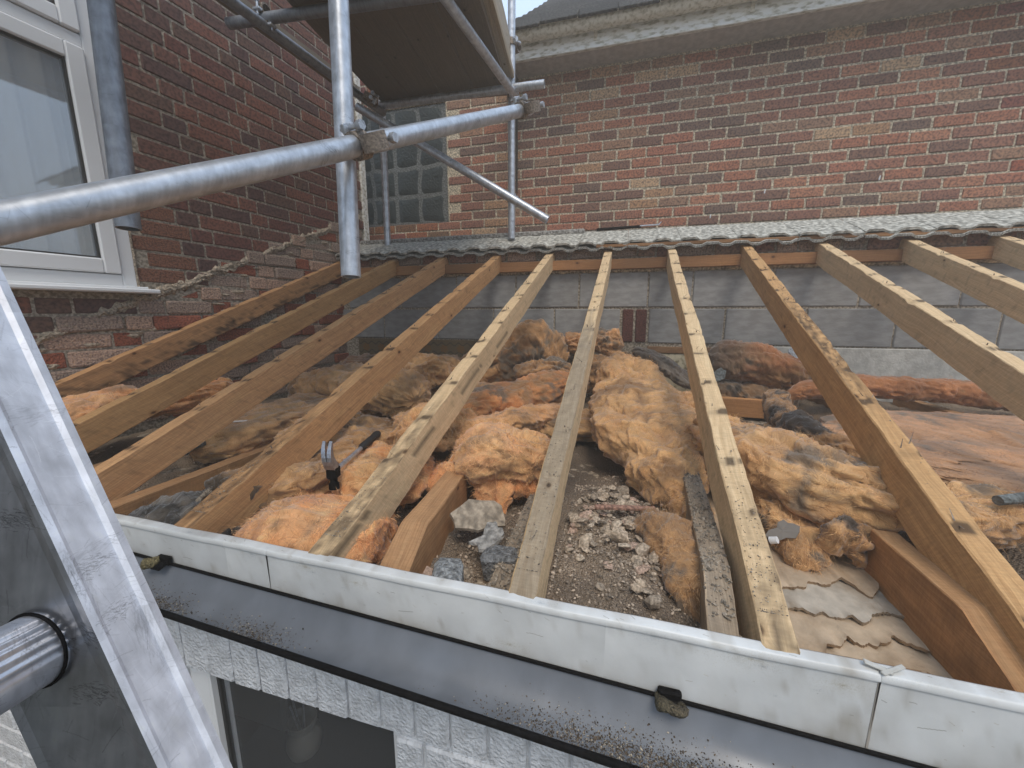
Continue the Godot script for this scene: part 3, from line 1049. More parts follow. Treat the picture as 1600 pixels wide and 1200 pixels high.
func build_left_wall() -> void:
	var w := thing("house_side_wall", lw(1.5, 0), "dark brick side wall on the left with a white window and an old roof line", "wall")
	var mb := MB.new()
	lbox(mb, -1.6, -0.42, 0, 6.2, -0.25, -0.003, 0.001)
	lbox(mb, -0.42, 1.15, 0, 3.09, -0.25, -0.0032, 0.001)
	lbox(mb, 1.15, 2.74, 0, 6.2, -0.25, -0.0034, 0.001)
	lbox(mb, -0.42, 1.15, 5.3, 6.2, -0.25, -0.0036, 0.001)
	obj("mortar", mb, M.mortar_dark, w)
	var forms := []
	var heads := []
	for k in 4:
		forms.append(brick_mesh(400 + k, Vector3(0.214, 0.0645, 0.03)))
		heads.append(brick_mesh(420 + k, Vector3(0.102, 0.0645, 0.03)))
	var rough_forms := []
	for k in 4:
		rough_forms.append(brick_mesh(440 + k, Vector3(0.214, 0.066, 0.036), 0.007, 0.009))
	var basis0 := Basis(Vector3(sin(TH), 0, -cos(TH)), Vector3.UP, Vector3(cos(TH), 0, sin(TH)))
	var rest := MB.new()
	var count := 0
	for row in 47:
		var y := 2.4248 + row * 0.0752
		if y > 5.6:
			break
		var s := 0.2 + (0.0 if row % 2 else 0.163) + rng.randf_range(-0.01, 0.01)
		var head := row % 2 == 0
		var step := 0
		while s < 2.74:
			var ln := 0.102 if head else 0.214
			if row % 5 == 3 and rng.randf() < 0.3:
				ln = 0.214
			if s + ln > 2.74:
				ln = 2.74 - s
			var cs := s + ln * 0.5
			var is_head := ln < 0.15
			s += ln + 0.0105
			head = not head
			if ln < 0.04:
				continue
			if cs > -0.44 and cs < 1.20 and y > 3.07:
				continue
			if cs < 1.20 and y < 3.09 and y > 3.05:
				pass
			var below := flash_y(cs) - y
			if below > 1.1 or y < 2.44:
				continue
			var xf := Transform3D(basis0 * Basis(Vector3.BACK, rng.randf_range(-0.008, 0.008)), lw(cs, y, -0.013 + rng.randf_range(-0.002, 0.002)))
			var form: Mesh = heads[rng.randi() % 4] if is_head else forms[rng.randi() % 4]
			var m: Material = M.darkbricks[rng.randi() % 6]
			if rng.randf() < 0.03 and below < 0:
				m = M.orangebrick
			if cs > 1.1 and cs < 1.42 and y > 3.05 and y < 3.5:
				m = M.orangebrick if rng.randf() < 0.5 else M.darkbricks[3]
			if below > 0.0:
				var q := rng.randf()
				m = M.redbrick if q < 0.34 else (M.dustybrick if q < 0.58 else M.greybrick)
				form = rough_forms[rng.randi() % 4] if not is_head else form
				xf.origin = lw(cs, y, -0.010 + rng.randf_range(-0.012, 0.012))
			if count < 300 and y < 5.0 and not (not is_head and ln < 0.2):
				inst("brick", form, m, w, xf)
				count += 1
			else:
				rest.rbox(xf, Vector3(ln, 0.0645, 0.03), 0.004)
	tag(obj("brickwork", rest, M.darkbricks[0], w), "", "", "", "stuff")
	# ragged mortar fillet where the flashing was chased in
	mb = MB.new()
	var f := fnl(470, 6.0, 4)
	for band in [[0.03, 0.021, 0.012, 0]]:
		var P := PackedVector3Array()
		var n := 120
		var rr := 9
		for i in n + 1:
			var s := 0.5 + 2.2 * i / n
			var cy := flash_y(s) + f.get_noise_2d(s * 3.0, band[3]) * 0.02
			for j in rr + 1:
				var a := -PI * 0.5 + PI * j / rr
				var thick: float = band[1] * (0.8 + 1.3 * f.get_noise_2d(s * 4.0 + 31.0, j * 0.25 + band[3]))
				P.append(lw(s, cy + sin(a) * thick * 1.15, -0.004 + cos(a) * maxf(0.0, thick) * 0.8 + f.get_noise_2d(s * 9.0, j + 77.0) * 0.003))
		mb.sheet(n, rr, P, PackedColorArray(), PackedVector2Array())
		break
	obj("mortar_fillet", mb, M.mortar_pale, w)
	# smears of old render on the hacked bricks
	var sm := MB.new()
	for k in 60:
		var s := rng.randf_range(0.75, 2.6)
		var y := flash_y(s) - pow(rng.randf(), 1.3) * 0.26 - 0.012
		var rx := rng.randf_range(0.02, 0.07)
		var ry := rng.randf_range(0.008, 0.024)
		var P := PackedVector3Array()
		var nn := 10
		for i in 5:
			var q := i / 4.0
			for j in nn + 1:
				var a := TAU * (j % nn) / nn
				var wob := 0.75 + 0.5 * f.get_noise_2d(cos(a) * 2.0 + k * 7.0, sin(a) * 2.0)
				P.append(lw(s + cos(a) * rx * q * wob, y + sin(a) * ry * q * wob, 0.004 * (1.0 - q * q) * 1.4 + 0.006 - 0.012 * q * q + f.get_noise_2d(s * 20 + i, a * 3.0) * 0.002))
		sm.sheet(4, nn, P, PackedColorArray(), PackedVector2Array(), true)
	tag(obj("render_smears", sm, M.mortar_pale, w), "", "", "", "stuff")
	# white corner board at the far end of the wall
	mb = MB.new()
	lbox(mb, 2.742, 2.80, 0.2, 5.6, -0.20, 0.014, 0.004)
	tag(obj("corner_board", mb, M.white_paint, null, lw(2.77, 0.2)), "tall narrow white board closing the far end of the dark brick side wall", "board")

# ---- the inner block wall that the rafters lean on
func build_block_wall() -> void:
	var Z := -2.66
	var w := thing("block_wall", Vector3(0.3, 0, Z), "grey concrete block wall below the rafter tops at the back of the open roof", "wall")
	var mb := MB.new()
	mb.box(Vector3(-2.12, 0, Z - 0.12), Vector3(3.2, 3.43, Z - 0.006), 0.001)
	obj("mortar", mb, M.mortar_dark, w)
	var bf := []
	for k in 4:
		bf.append(brick_mesh(500 + k, Vector3(0.438, 0.214, 0.03), 0.005, 0.003))
	for row in [[3.1405, [-2.05, -1.595, -1.145, -0.705, -0.275, 0.156, 0.413, 0.845, 1.274, 1.721, 2.17, 2.62, 3.07]], [2.914, [-2.12, -1.75, -1.30, -0.869, -0.435, -0.003, 0.168, 0.608, 1.03, 1.459, 1.909, 2.36, 2.81, 3.2]]]:
		var xs: Array = row[1]
		for i in xs.size() - 1:
			var x0: float = xs[i] + 0.005
			var x1: float = xs[i + 1] - 0.005
			if row[0] < 3.0 and i == 5:
				continue
			var sc := (x1 - x0) / 0.438
			inst("block", bf[rng.randi() % 4], M.block[rng.randi() % 4], w, Transform3D(Basis().scaled(Vector3(sc, 1, 1)), Vector3((x0 + x1) * 0.5, row[0], Z - 0.013 + rng.randf_range(-0.002, 0.002))))
	# two red bricks on end
	var ub := brick_mesh(510, Vector3(0.066, 0.208, 0.03), 0.005, 0.003)
	for x in [0.043, 0.124]:
		inst("brick", ub, mat(lin(.15, .055, .045), 0.9, T.brick, Vector3(5, 5, 5), T.rough, 0.7), w, Transform3D(Basis(Vector3.BACK, 0.01), Vector3(x, 2.915, Z - 0.011)))
	# rough brick course above the plate
	var hb := []
	for k in 4:
		hb.append(brick_mesh(520 + k, Vector3(0.205, 0.062, 0.03), 0.007, 0.007))
	var x := -2.05
	while x < 3.0:
		var ln := 0.213 if rng.randf() < 0.75 else 0.11
		var sc := (ln - 0.012) / 0.205
		var m: Material = [M.dustybrick, M.greybrick, M.bricks[2], M.bricks[11], M.dustybrick][rng.randi() % 5]
		inst("brick", hb[rng.randi() % 4], m, w, Transform3D(Basis(Vector3.BACK, rng.randf_range(-0.03, 0.03)).scaled_local(Vector3(sc, 1.0, 1)), Vector3(x + ln * 0.5, 3.372 + rng.randf_range(-0.004, 0.004), Z - 0.010 + rng.randf_range(-0.008, 0.004))))
		x += ln
	# lumps of mortar squeezed out above and below the plate
	var f := fnl(530, 5.0, 4)
	for yb in [3.264, 3.415]:
		var P := PackedVector3Array()
		for i in 261:
			var xx := -2.1 + 5.2 * i / 260.0
			for j in 7:
				var a := -PI * 0.5 + PI * j / 6.0
				var th := 0.010 * maxf(0.1, 0.9 + 1.6 * f.get_noise_2d(xx * 2.0, yb * 9.0))
				P.append(Vector3(xx, yb + sin(a) * th + f.get_noise_2d(xx * 4.0, j) * 0.003, Z - 0.002 + cos(a) * th * 0.9))
		mb = MB.new()
		mb.sheet(260, 6, P, PackedColorArray(), PackedVector2Array())
		obj("mortar_bed", mb, M.mortar, w)
	# painted plaster at the foot
	mb = MB.new()
	mb.box(Vector3(0.17, 2.36, Z - 0.005), Vector3(0.62, 2.742, Z + 0.012), 0.003)
	obj("cream_panel", mb, M.cream, w)
	mb = MB.new()
	mb.box(Vector3(0.17, 2.744, Z - 0.004), Vector3(0.62, 2.785, Z + 0.018), 0.003)
	obj("wood_trim", mb, M.plank, w)
	mb = MB.new()
	mb.box(Vector3(0.80, 2.36, Z - 0.005), Vector3(3.1, 2.80, Z + 0.010), 0.004)
	obj("plaster_band", mb, M.wall_plaster, w)
	mb = MB.new()
	mb.quad(Vector3(-1.98, 2.67, Z + 0.010), Vector3(-0.92, 2.67, Z + 0.010), Vector3(-0.92, 2.80, Z + 0.010), Vector3(-1.98, 2.80, Z + 0.010), Color.WHITE, Vector2(0, 1), Vector2(8, 1), Vector2(8, 0), Vector2(0, 0))
	mb.box(Vector3(-1.98, 2.40, Z - 0.005), Vector3(-0.92, 2.80, Z + 0.008), 0.003)
	obj("wallpaper_strip", mb, wallpaper(), w)
	# wall plate the rafters are nailed to
	var pl := MB.new()
	timber(pl, Vector3(-2.08, 3.298, Z + 0.024), Vector3(3.1, 3.298, Z + 0.024), Vector3.UP, 0.046, 0.062, func(s, _f, _x) -> Color: return Color(.62, .50, .40) * (0.85 + 0.25 * sin(s * 5.0)), [], 77)
	tag(obj("wall_plate", pl, M.woodC, null, Vector3(0, 3.27, Z)), "long brown timber plate fixed across the block wall under the rafter ends", "timber plate")

func wallpaper() -> StandardMaterial3D:
	var im := Image.create(128, 128, false, Image.FORMAT_RGB8)
	im.fill(Color(0.50, 0.43, 0.32))
	for y in 128:
		for x in 128:
			var a := sin(x / 128.0 * TAU * 2.0) * 10.0 + 64.0
			var d := Vector2(x - 64, y - 64).length()
			var col := Color(0.52, 0.45, 0.34)
			if absf(y - a - 30.0) < 5.0 or absf(y - a + 34.0) < 5.0:
				col = Color(0.36, 0.33, 0.27)
			if d < 30.0 and fmod(d, 10.0) < 6.0 + 3.0 * sin(Vector2(x - 64, y - 64).angle() * 6.0):
				col = Color(0.62, 0.42, 0.16)
			im.set_pixel(x, y, col)
	var m := mat(Color(0.8, 0.8, 0.8), 0.9, ImageTexture.create_from_image(im), Vector3.ONE, null, 0.0, false)
	return m

# ---- white painted brick wall under the gutter
func build_front_wall() -> void:
	var Z := -0.57
	var w := thing("white_painted_wall", Vector3(-0.3, 0, Z), "white painted rough faced brick wall below the gutter", "wall")
	var mb := MB.new()
	var zb := Z - 0.11
	mb.box(Vector3(-2.28, 0, zb), Vector3(-1.03, 2.375, Z - 0.006), 0.001)
	mb.box(Vector3(-1.03, 2.145, zb), Vector3(-0.41, 2.375, Z - 0.0065), 0.001)
	mb.box(Vector3(-1.03, 0, zb), Vector3(-0.41, 1.05, Z - 0.0065), 0.001)
	mb.box(Vector3(-0.41, 0, zb), Vector3(3.0, 2.375, Z - 0.007), 0.001)
	obj("mortar", mb, M.painted_joint, w)
	var sf := []
	var st := []
	for k in 4:
		sf.append(brick_mesh(600 + k, Vector3(0.0725, 0.212, 0.03), 0.004, 0.0014))
		st.append(brick_mesh(610 + k, Vector3(0.218, 0.071, 0.03), 0.004, 0.0014))
	var x := -2.22
	while x < 0.8:
		inst("brick", sf[rng.randi() % 4], M.painted_brick, w, Transform3D(Basis(Vector3.BACK, rng.randf_range(-0.006, 0.006)), Vector3(x + 0.038, 2.258, Z - 0.013 + rng.randf_range(-0.002, 0.002))))
		x += 0.0775
	for row in 17:
		var y := 2.145 - 0.0385 - row * 0.077
		var xx := -2.25 + (0.0 if row % 2 else 0.112)
		while xx < 0.9:
			var cx := xx + 0.112
			xx += 0.2245
			if cx > -1.15 and cx < -0.29:
				if cx < -0.93 and cx - 0.109 < -1.05 or cx > -0.5 and cx + 0.109 > -0.39:
					var a := cx - 0.109
					var b := cx + 0.109
					if cx < -0.7: b = minf(b, -1.036)
					else: a = maxf(a, -0.403)
					if b - a > 0.03:
						inst("brick", st[rng.randi() % 4], M.painted_brick, w, Transform3D(Basis().scaled(Vector3((b - a) / 0.218, 1, 1)), Vector3((a + b) * 0.5, y, Z - 0.013)))
				continue
			if row > 5 and cx > -1.2:
				continue
			inst("brick", st[rng.randi() % 4], M.painted_brick, w, Transform3D(Basis(), Vector3(cx, y, Z - 0.013 + rng.randf_range(-0.002, 0.002))))
	# timber wall plate on top of the wall, behind the fascia
	var pl := MB.new()
	timber(pl, Vector3(-2.2, 2.405, -0.64), Vector3(3.0, 2.405, -0.64), Vector3.UP, 0.1, 0.06, flat_tint(Color(.42, .42, .44)), [], 78)
	tag(obj("eaves_plate", pl, M.woodC, null, Vector3(0, 2.38, -0.66)), "dusty timber plate on top of the front wall behind the white fascia", "timber plate")
	# kitchen window
	var k := thing("kitchen_window", Vector3(-0.7, 1.05, -0.62), "white framed window under the gutter looking into a dark kitchen", "window")
	mb = MB.new()
	mb.box(Vector3(-1.03, 1.06, -0.655), Vector3(-0.965, 2.143, -0.605), 0.004)
	mb.box(Vector3(-0.437, 1.06, -0.655), Vector3(-0.41, 2.143, -0.605), 0.004)
	mb.box(Vector3(-0.965, 2.105, -0.655), Vector3(-0.437, 2.143, -0.607), 0.004)
	mb.box(Vector3(-0.965, 1.06, -0.655), Vector3(-0.437, 1.10, -0.607), 0.004)
	obj("frame", mb, M.upvc, k)
	mb = MB.new()
	mb.box(Vector3(-0.966, 1.10, -0.635), Vector3(-0.956, 2.106, -0.622), 0.002)
	mb.box(Vector3(-0.446, 1.10, -0.635), Vector3(-0.4365, 2.106, -0.622), 0.002)
	obj("gasket", mb, M.black_rubber, k)
	mb = MB.new()
	mb.box(Vector3(-0.957, 1.10, -0.633), Vector3(-0.445, 2.106, -0.627), 0.001)
	obj("pane", mb, M.glass, k)

# ---- ceiling boards, joists, trimmer
func build_ceiling() -> void:
	var mb := MB.new()
	mb.box(Vector3(-2.22, 2.40, -2.655), Vector3(3.0, 2.428, -0.685), 0.002)
	tag(obj("ceiling_board", mb, M.plaster, null, Vector3(0.4, 2.35, -1.6)), "brown dusty ceiling board at the bottom of the open roof", "ceiling board")
	# x at the back, x in front, where it starts, colour, label
	var js := [
		[-1.73, -1.68, -2.6, Color(.62, .56, .50), "joist below the second rafter from the left wall, half buried in debris"],
		[-1.30, -1.30, -2.6, Color(.70, .60, .50), "joist below the third rafter from the left wall, mostly under debris"],
		[-1.03, -0.97, -1.00, Color(.60, .57, .54), "short grey joist end beside the black sooty wool"],
		[-0.435, -0.402, -0.98, Color(.74, .64, .55), "dark joist end with a sloping cut between the broken concrete and the pale split rafter"],
		[0.222, 0.178, -1.3, Color(.84, .74, .64), "dusty joist lying against the rafter right of the rubble heap"],
		[0.554, 0.550, -0.93, Color(.72, .56, .46), "wide brown joist with a sloping end in the front right corner"],
		[1.08, 1.06, -2.6, Color(.6, .52, .44), "joist under the flat orange wool, right of the wide brown one"],
		[1.50, 1.46, -2.6, Color(.7, .6, .5), "joist at the far right under the flat orange wool"],
		[-0.205, -0.20, -1.2, Color(.78, .68, .58), "dusty joist covered in grit left of the grey weathered rafter"]]
	for k in js.size():
		var j: Array = js[k]
		var m := MB.new()
		var dusty: Color = j[3]
		var f := fnl(700 + k, 5.0, 3)
		var tint := func(s: float, face: int, a: float) -> Color:
			var c := dusty * (0.92 + 0.35 * f.get_noise_2d(s * 2.0, a + face * 5.0))
			if face == 0:
				c = c.lerp(Color(.74, .72, .72), 0.5)
			return c
		var wd := 0.062 if k == 3 else 0.047
		var top := 2.55 if k != 8 and k != 0 and k != 1 else 2.49
		timber(m, Vector3(j[0], top - 0.0575, j[2]), Vector3(j[1], top - 0.0575, -0.585), Vector3.UP, wd, 0.115, tint, [], 701 + k, 0, 0.0, 0.0, 0.0012, true)
		tag(obj("ceiling_joist", m, M.woodD if k in [2, 4, 8] else (M.woodC if k != 5 else M.woodA), null, Vector3(j[1], 2.43, -1.0)), j[4], "joist", "ceiling joists under the rafters")
	var t := MB.new()
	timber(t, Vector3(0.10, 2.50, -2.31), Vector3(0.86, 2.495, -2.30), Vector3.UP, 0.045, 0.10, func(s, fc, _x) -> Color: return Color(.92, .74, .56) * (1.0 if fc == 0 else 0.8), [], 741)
	tag(obj("trimmer_timber", t, M.woodC, null, Vector3(0.5, 2.45, -2.3)), "short level timber crossing behind the big draped wool, left of the flat orange wool", "timber")

# ---- rafters
func build_rafters() -> void:
	# x at the back, x at the eaves, wood, tint, weathering of the top from this length on
	var R := [
		[-2.075, -2.235, "woodC", Color(.85, .74, .64), 9.0, "first rafter lying against the left brick wall, stained black along its lower edge"],
		[-1.612, -1.745, "woodA", Color(.92, .80, .68), 9.0, "plain tan rafter second from the left wall"],
		[-1.227, -1.365, "woodC", Color(1.0, .90, .82), 9.0, "orange brown rafter third from the left wall, with saw marks on its side"],
		[-0.825, -0.915, "woodC", Color(1.0, .90, .78), 1.7, "orange toned rafter above the claw hammer, with a dark stain near its foot"],
		[-0.464, -0.548, "woodB", Color(1.0, .93, .85), 1.55, "pale split rafter right of the bright orange wool, its foot blackened"],
		[-0.097, -0.140, "woodB", Color(1.0, .96, .90), 0.95, "rafter whose lower half is weathered grey, between the torn wool and the rubble heap"],
		[0.273, 0.243, "woodB", Color(1.0, .95, .88), 1.85, "pale yellow rafter right of the rubble heap, dirt speckled at its foot"],
		[0.677, 0.585, "woodA", Color(.93, .84, .74), 0.75, "rafter with dark grit along its top, running down to the front right corner"],
		[1.047, 1.030, "woodB", Color(.96, .90, .82), 9.0, "pale rafter third from the right edge of the view"],
		[1.438, 1.40, "woodB", Color(.96, .90, .82), 9.0, "pale rafter second from the right edge of the view"],
		[1.812, 1.73, "woodB", Color(.94, .89, .82), 9.0, "rafter end at the far right edge of the view"]]
	for k in R.size():
		var q: Array = R[k]
		var zt := -2.655
		var zf := -0.575
		var top := func(z: float) -> float: return 3.393 - 0.4101 * (z + 2.66)
		var nrm := Vector3(0, cos(0.3892), sin(0.3892))
		var A := Vector3(q[0], top.call(zt), zt) - nrm * 0.05
		var B := Vector3(q[1], top.call(zf), zf) - nrm * 0.05
		var L := (B - A).length()
		var r := RandomNumberGenerator.new()
		r.seed = 800 + k
		var marks := []
		var chips := []
		var s := 0.09 + r.randf() * 0.05
		while s < L - 0.1:
			marks.append([s, r.randf_range(0.006, 0.013), r.randf_range(-0.8, 0.8), r.randf()])
			if r.randf() < 0.75:
				chips.append(Vector3(s + r.randf_range(-0.01, 0.01), r.randf_range(0.003, 0.008) * (1.0 if r.randf() < (0.8 if k < 5 else 0.4) else -1.0), r.randf_range(0.014, 0.034)))
			s += r.randf_range(0.13, 0.20)
		var f := fnl(820 + k, 4.0, 4)
		var f2 := fnl(840 + k, 16.0, 3)
		var base: Color = q[3]
		var wstart: float = q[4]
		var kk := k
		var tint := func(sl: float, face: int, a: float) -> Color:
			var c := base * (0.95 + 0.22 * f.get_noise_2d(sl * 0.7, a * 0.6 + face * 4.0))
			var fine := f2.get_noise_2d(sl * 1.2, a * 0.8 + face * 7.0)
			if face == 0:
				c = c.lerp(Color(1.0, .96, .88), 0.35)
				for m in marks:
					var d: float = absf(sl - m[0] - 0.004 * a)
					if d < 0.02:
						c *= 1.0 - 0.25 * (1.0 - d / 0.02)
					if d < m[1] and a * signf(m[2]) > absf(m[2]) - 0.55 and f2.get_noise_2d(a * 3.0, m[0] * 9.0) > -0.25:
						c = c.lerp(Color(.07, .055, .045), 0.8)
				var wz := clampf((sl - wstart) * 3.0 + f.get_noise_2d(sl * 1.5, a) * 0.7, 0.0, 1.0)
				if kk == 5:
					c = c.lerp(Color(.43, .45, .50), wz * 0.92)
					c *= 1.0 + 0.25 * fine * wz
				elif kk == 7:
					var band := clampf((sl - 0.75) * 3.0, 0.0, 1.0) * clampf((1.75 - sl) * 2.5, 0.0, 1.0)
					c = c.lerp(Color(.13, .11, .095), clampf(band * (0.5 + fine * 0.9 + f.get_noise_2d(sl * 2.0, a * 1.4) * 0.8), 0.0, 0.9))
				elif wz > 0.0:
					c = c.lerp(Color(.11, .09, .08), clampf(wz * (0.45 + fine * 0.7 + f.get_noise_2d(sl * 3.0, a * 2.0) * 0.6), 0.0, 0.8))
			else:
				if kk == 0:
					var b := clampf((f.get_noise_2d(sl * 1.3 + 5.0, a * 0.7) + 0.30 - 0.5 * a - (1.0 - sl / 2.2) * 0.5) * 2.2, 0.0, 0.85)
					c = c.lerp(Color(.06, .05, .045), b * clampf(fine * 2.0 + 0.7, 0, 1))
				if kk == 5 and face == 1:
					c *= Color(1.0, .95, .85)
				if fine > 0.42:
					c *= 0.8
				if kk == 4 and absf(a - (sl - 1.4) * 0.9 + 0.1 + 0.1 * f.get_noise_2d(sl * 3.0, 3.0)) < 0.07 and sl > 1.1:
					c *= 0.35
			return c
		var mb := MB.new()
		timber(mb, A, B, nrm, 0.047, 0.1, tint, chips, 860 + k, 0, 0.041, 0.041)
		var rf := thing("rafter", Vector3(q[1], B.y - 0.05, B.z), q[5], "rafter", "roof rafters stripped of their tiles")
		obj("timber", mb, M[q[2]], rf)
		# bent nails and torn fibres left at the batten marks
		var nb := MB.new()
		for m in marks:
			if m[3] < 0.55:
				var p: Vector3 = A + (B - A).normalized() * m[0] + nrm * 0.051 + Vector3(m[2] * 0.015, 0, 0)
				var d := Vector3(r.randf_range(-.5, .5), 1.0, r.randf_range(-.3, .8)).normalized()
				nb.tube([p - nrm * 0.006, p + d * r.randf_range(0.003, 0.009)], 0.0016, 6)
			for z in 2:
				var p2: Vector3 = A + (B - A).normalized() * (m[0] + r.randf_range(-0.02, 0.02)) + nrm * 0.0505 + Vector3(r.randf_range(-.02, .02), 0, 0)
				var d2 := Vector3(r.randf_range(-.4, .4), r.randf_range(0.05, .3), r.randf_range(-1, 1)).normalized() * r.randf_range(0.01, 0.03)
				var wv := Vector3(0.0012, 0, 0.0004)
				nb.quad(p2 - wv, p2 + wv, p2 + wv * 0.3 + d2, p2 - wv * 0.3 + d2)
		tag(obj("nails", nb, M.rust, rf), "", "", "", "stuff")

# ---- last course of roof tiles and what lies on the wall head
func build_coping() -> void:
	var cp := thing("tile_coping", Vector3(0.3, 3.43, -2.7), "last grey lichened course of wavy concrete roof tiles along the wall head", "roof tiles")
	var prof := func(x: float) -> float:
		var u := fposmod(x / 0.15, 1.0)
		return 0.015 * (smoothstep(0.08, 0.24, u) - smoothstep(0.66, 0.82, u))
	var sl := Vector3(0, -0.379, 0.925)
	var nm := Vector3(0, 0.925, 0.379)
	for layer in 2:
		var x := -2.08
		var i := 0
		while x < 2.9:
			var mb := MB.new()
			var n := 24
			var wd := 0.3
			var lift := 0.028 if layer == 0 else 0.0
			var front := (0.065 if layer == 0 else 0.078) + rng.randf_range(-0.006, 0.006)
			if layer == 1 and x < 0.0:
				front -= 0.006
			var tilt := rng.randf_range(-0.003, 0.003)
			var tp := PackedVector3Array()
			var cols := PackedColorArray()
			var o := Vector3(0, 3.402, -2.66) + nm * lift
			var lo := []
			var hi := []
			for j in n + 1:
				var xx := x + wd * j / n - (0.002 if j == n else 0.0)
				var h: float = prof.call(xx + (0.03 if layer == 1 else 0.0)) + tilt * j / n
				var chip := 0.005 * maxf(0.0, sin(xx * 71.0) * sin(xx * 23.0 + layer))
				var pf := o + sl * (front - chip) + nm * (h + 0.013)
				var pb := o - sl * 0.26 + nm * (h + 0.013)
				pf.x = xx
				pb.x = xx
				hi.append(pf)
				lo.append(pf - nm * 0.0125)
				for s in 5:
					tp.append(pf.lerp(pb, s / 4.0) - nm * (h - 0.010) * (0.0 if s == 0 else 0.55 + 0.08 * s))
			mb.sheet(n, 4, tp, PackedColorArray(), PackedVector2Array())
			for j in n:
				mb.quad(lo[j], lo[j + 1], hi[j + 1], hi[j])
				mb.quad(lo[j + 1], lo[j], lo[j] - sl * 0.3, lo[j + 1] - sl * 0.3)
			obj("tile", mb, M.tile if layer == 0 else M.tile_edge, cp)
			x += wd
			i += 1
	# flat capping slabs on the left part
	var cb := MB.new()
	for q in [[-2.05, -1.35], [-1.345, -0.80], [-0.795, -0.27]]:
		cb = MB.new()
		cb.rbox(Transform3D(Basis(Vector3.UP, 0.004), Vector3((q[0] + q[1]) * 0.5, 3.548, -2.90)), Vector3(q[1] - q[0], 0.034, 0.11), 0.006)
		obj("capping_slab", cb, M.concrete, cp)
	# body under the tiles, beyond the block wall
	cb = MB.new()
	cb.box(Vector3(-2.05, 0.0, -2.93), Vector3(3.2, 3.44, -2.785), 0.002)
	obj("wall_core", cb, M.mortar_dark, cp)
	# batten under the tile edge
	var b := MB.new()
	timber(b, Vector3(-0.17, 3.405, -2.615), Vector3(2.9, 3.398, -2.615), Vector3.UP, 0.05, 0.02, func(s, _f, _x) -> Color: return Color(.50, .42, .36) * (0.9 + 0.2 * sin(s * 9.0)), [], 901)
	tag(obj("tile_batten", b, M.woodC, null, Vector3(1.3, 3.39, -2.61)), "thin brown batten under the tile edge across the right hand rafters", "batten")
	# dark tool lying on the coping
	var tl := thing("pry_bar", Vector3(0.02, 3.56, -2.86), "black flat pry bar lying on the tile coping", "pry bar")
	b = MB.new()
	b.tube([Vector3(-0.19, 3.556, -2.875), Vector3(0.1, 3.562, -2.87)], [0.010, 0.009], 8)
	obj("handle", b, M.black, tl)
	b = MB.new()
	b.rbox(Transform3D(Basis(Vector3.BACK, 0.02), Vector3(0.15, 3.565, -2.868)), Vector3(0.12, 0.007, 0.022), 0.002)
	b.rbox(Transform3D(Basis(Vector3.BACK, 0.9), Vector3(0.215, 3.573, -2.868)), Vector3(0.025, 0.006, 0.022), 0.002)
	obj("blade", b, M.steel, tl)

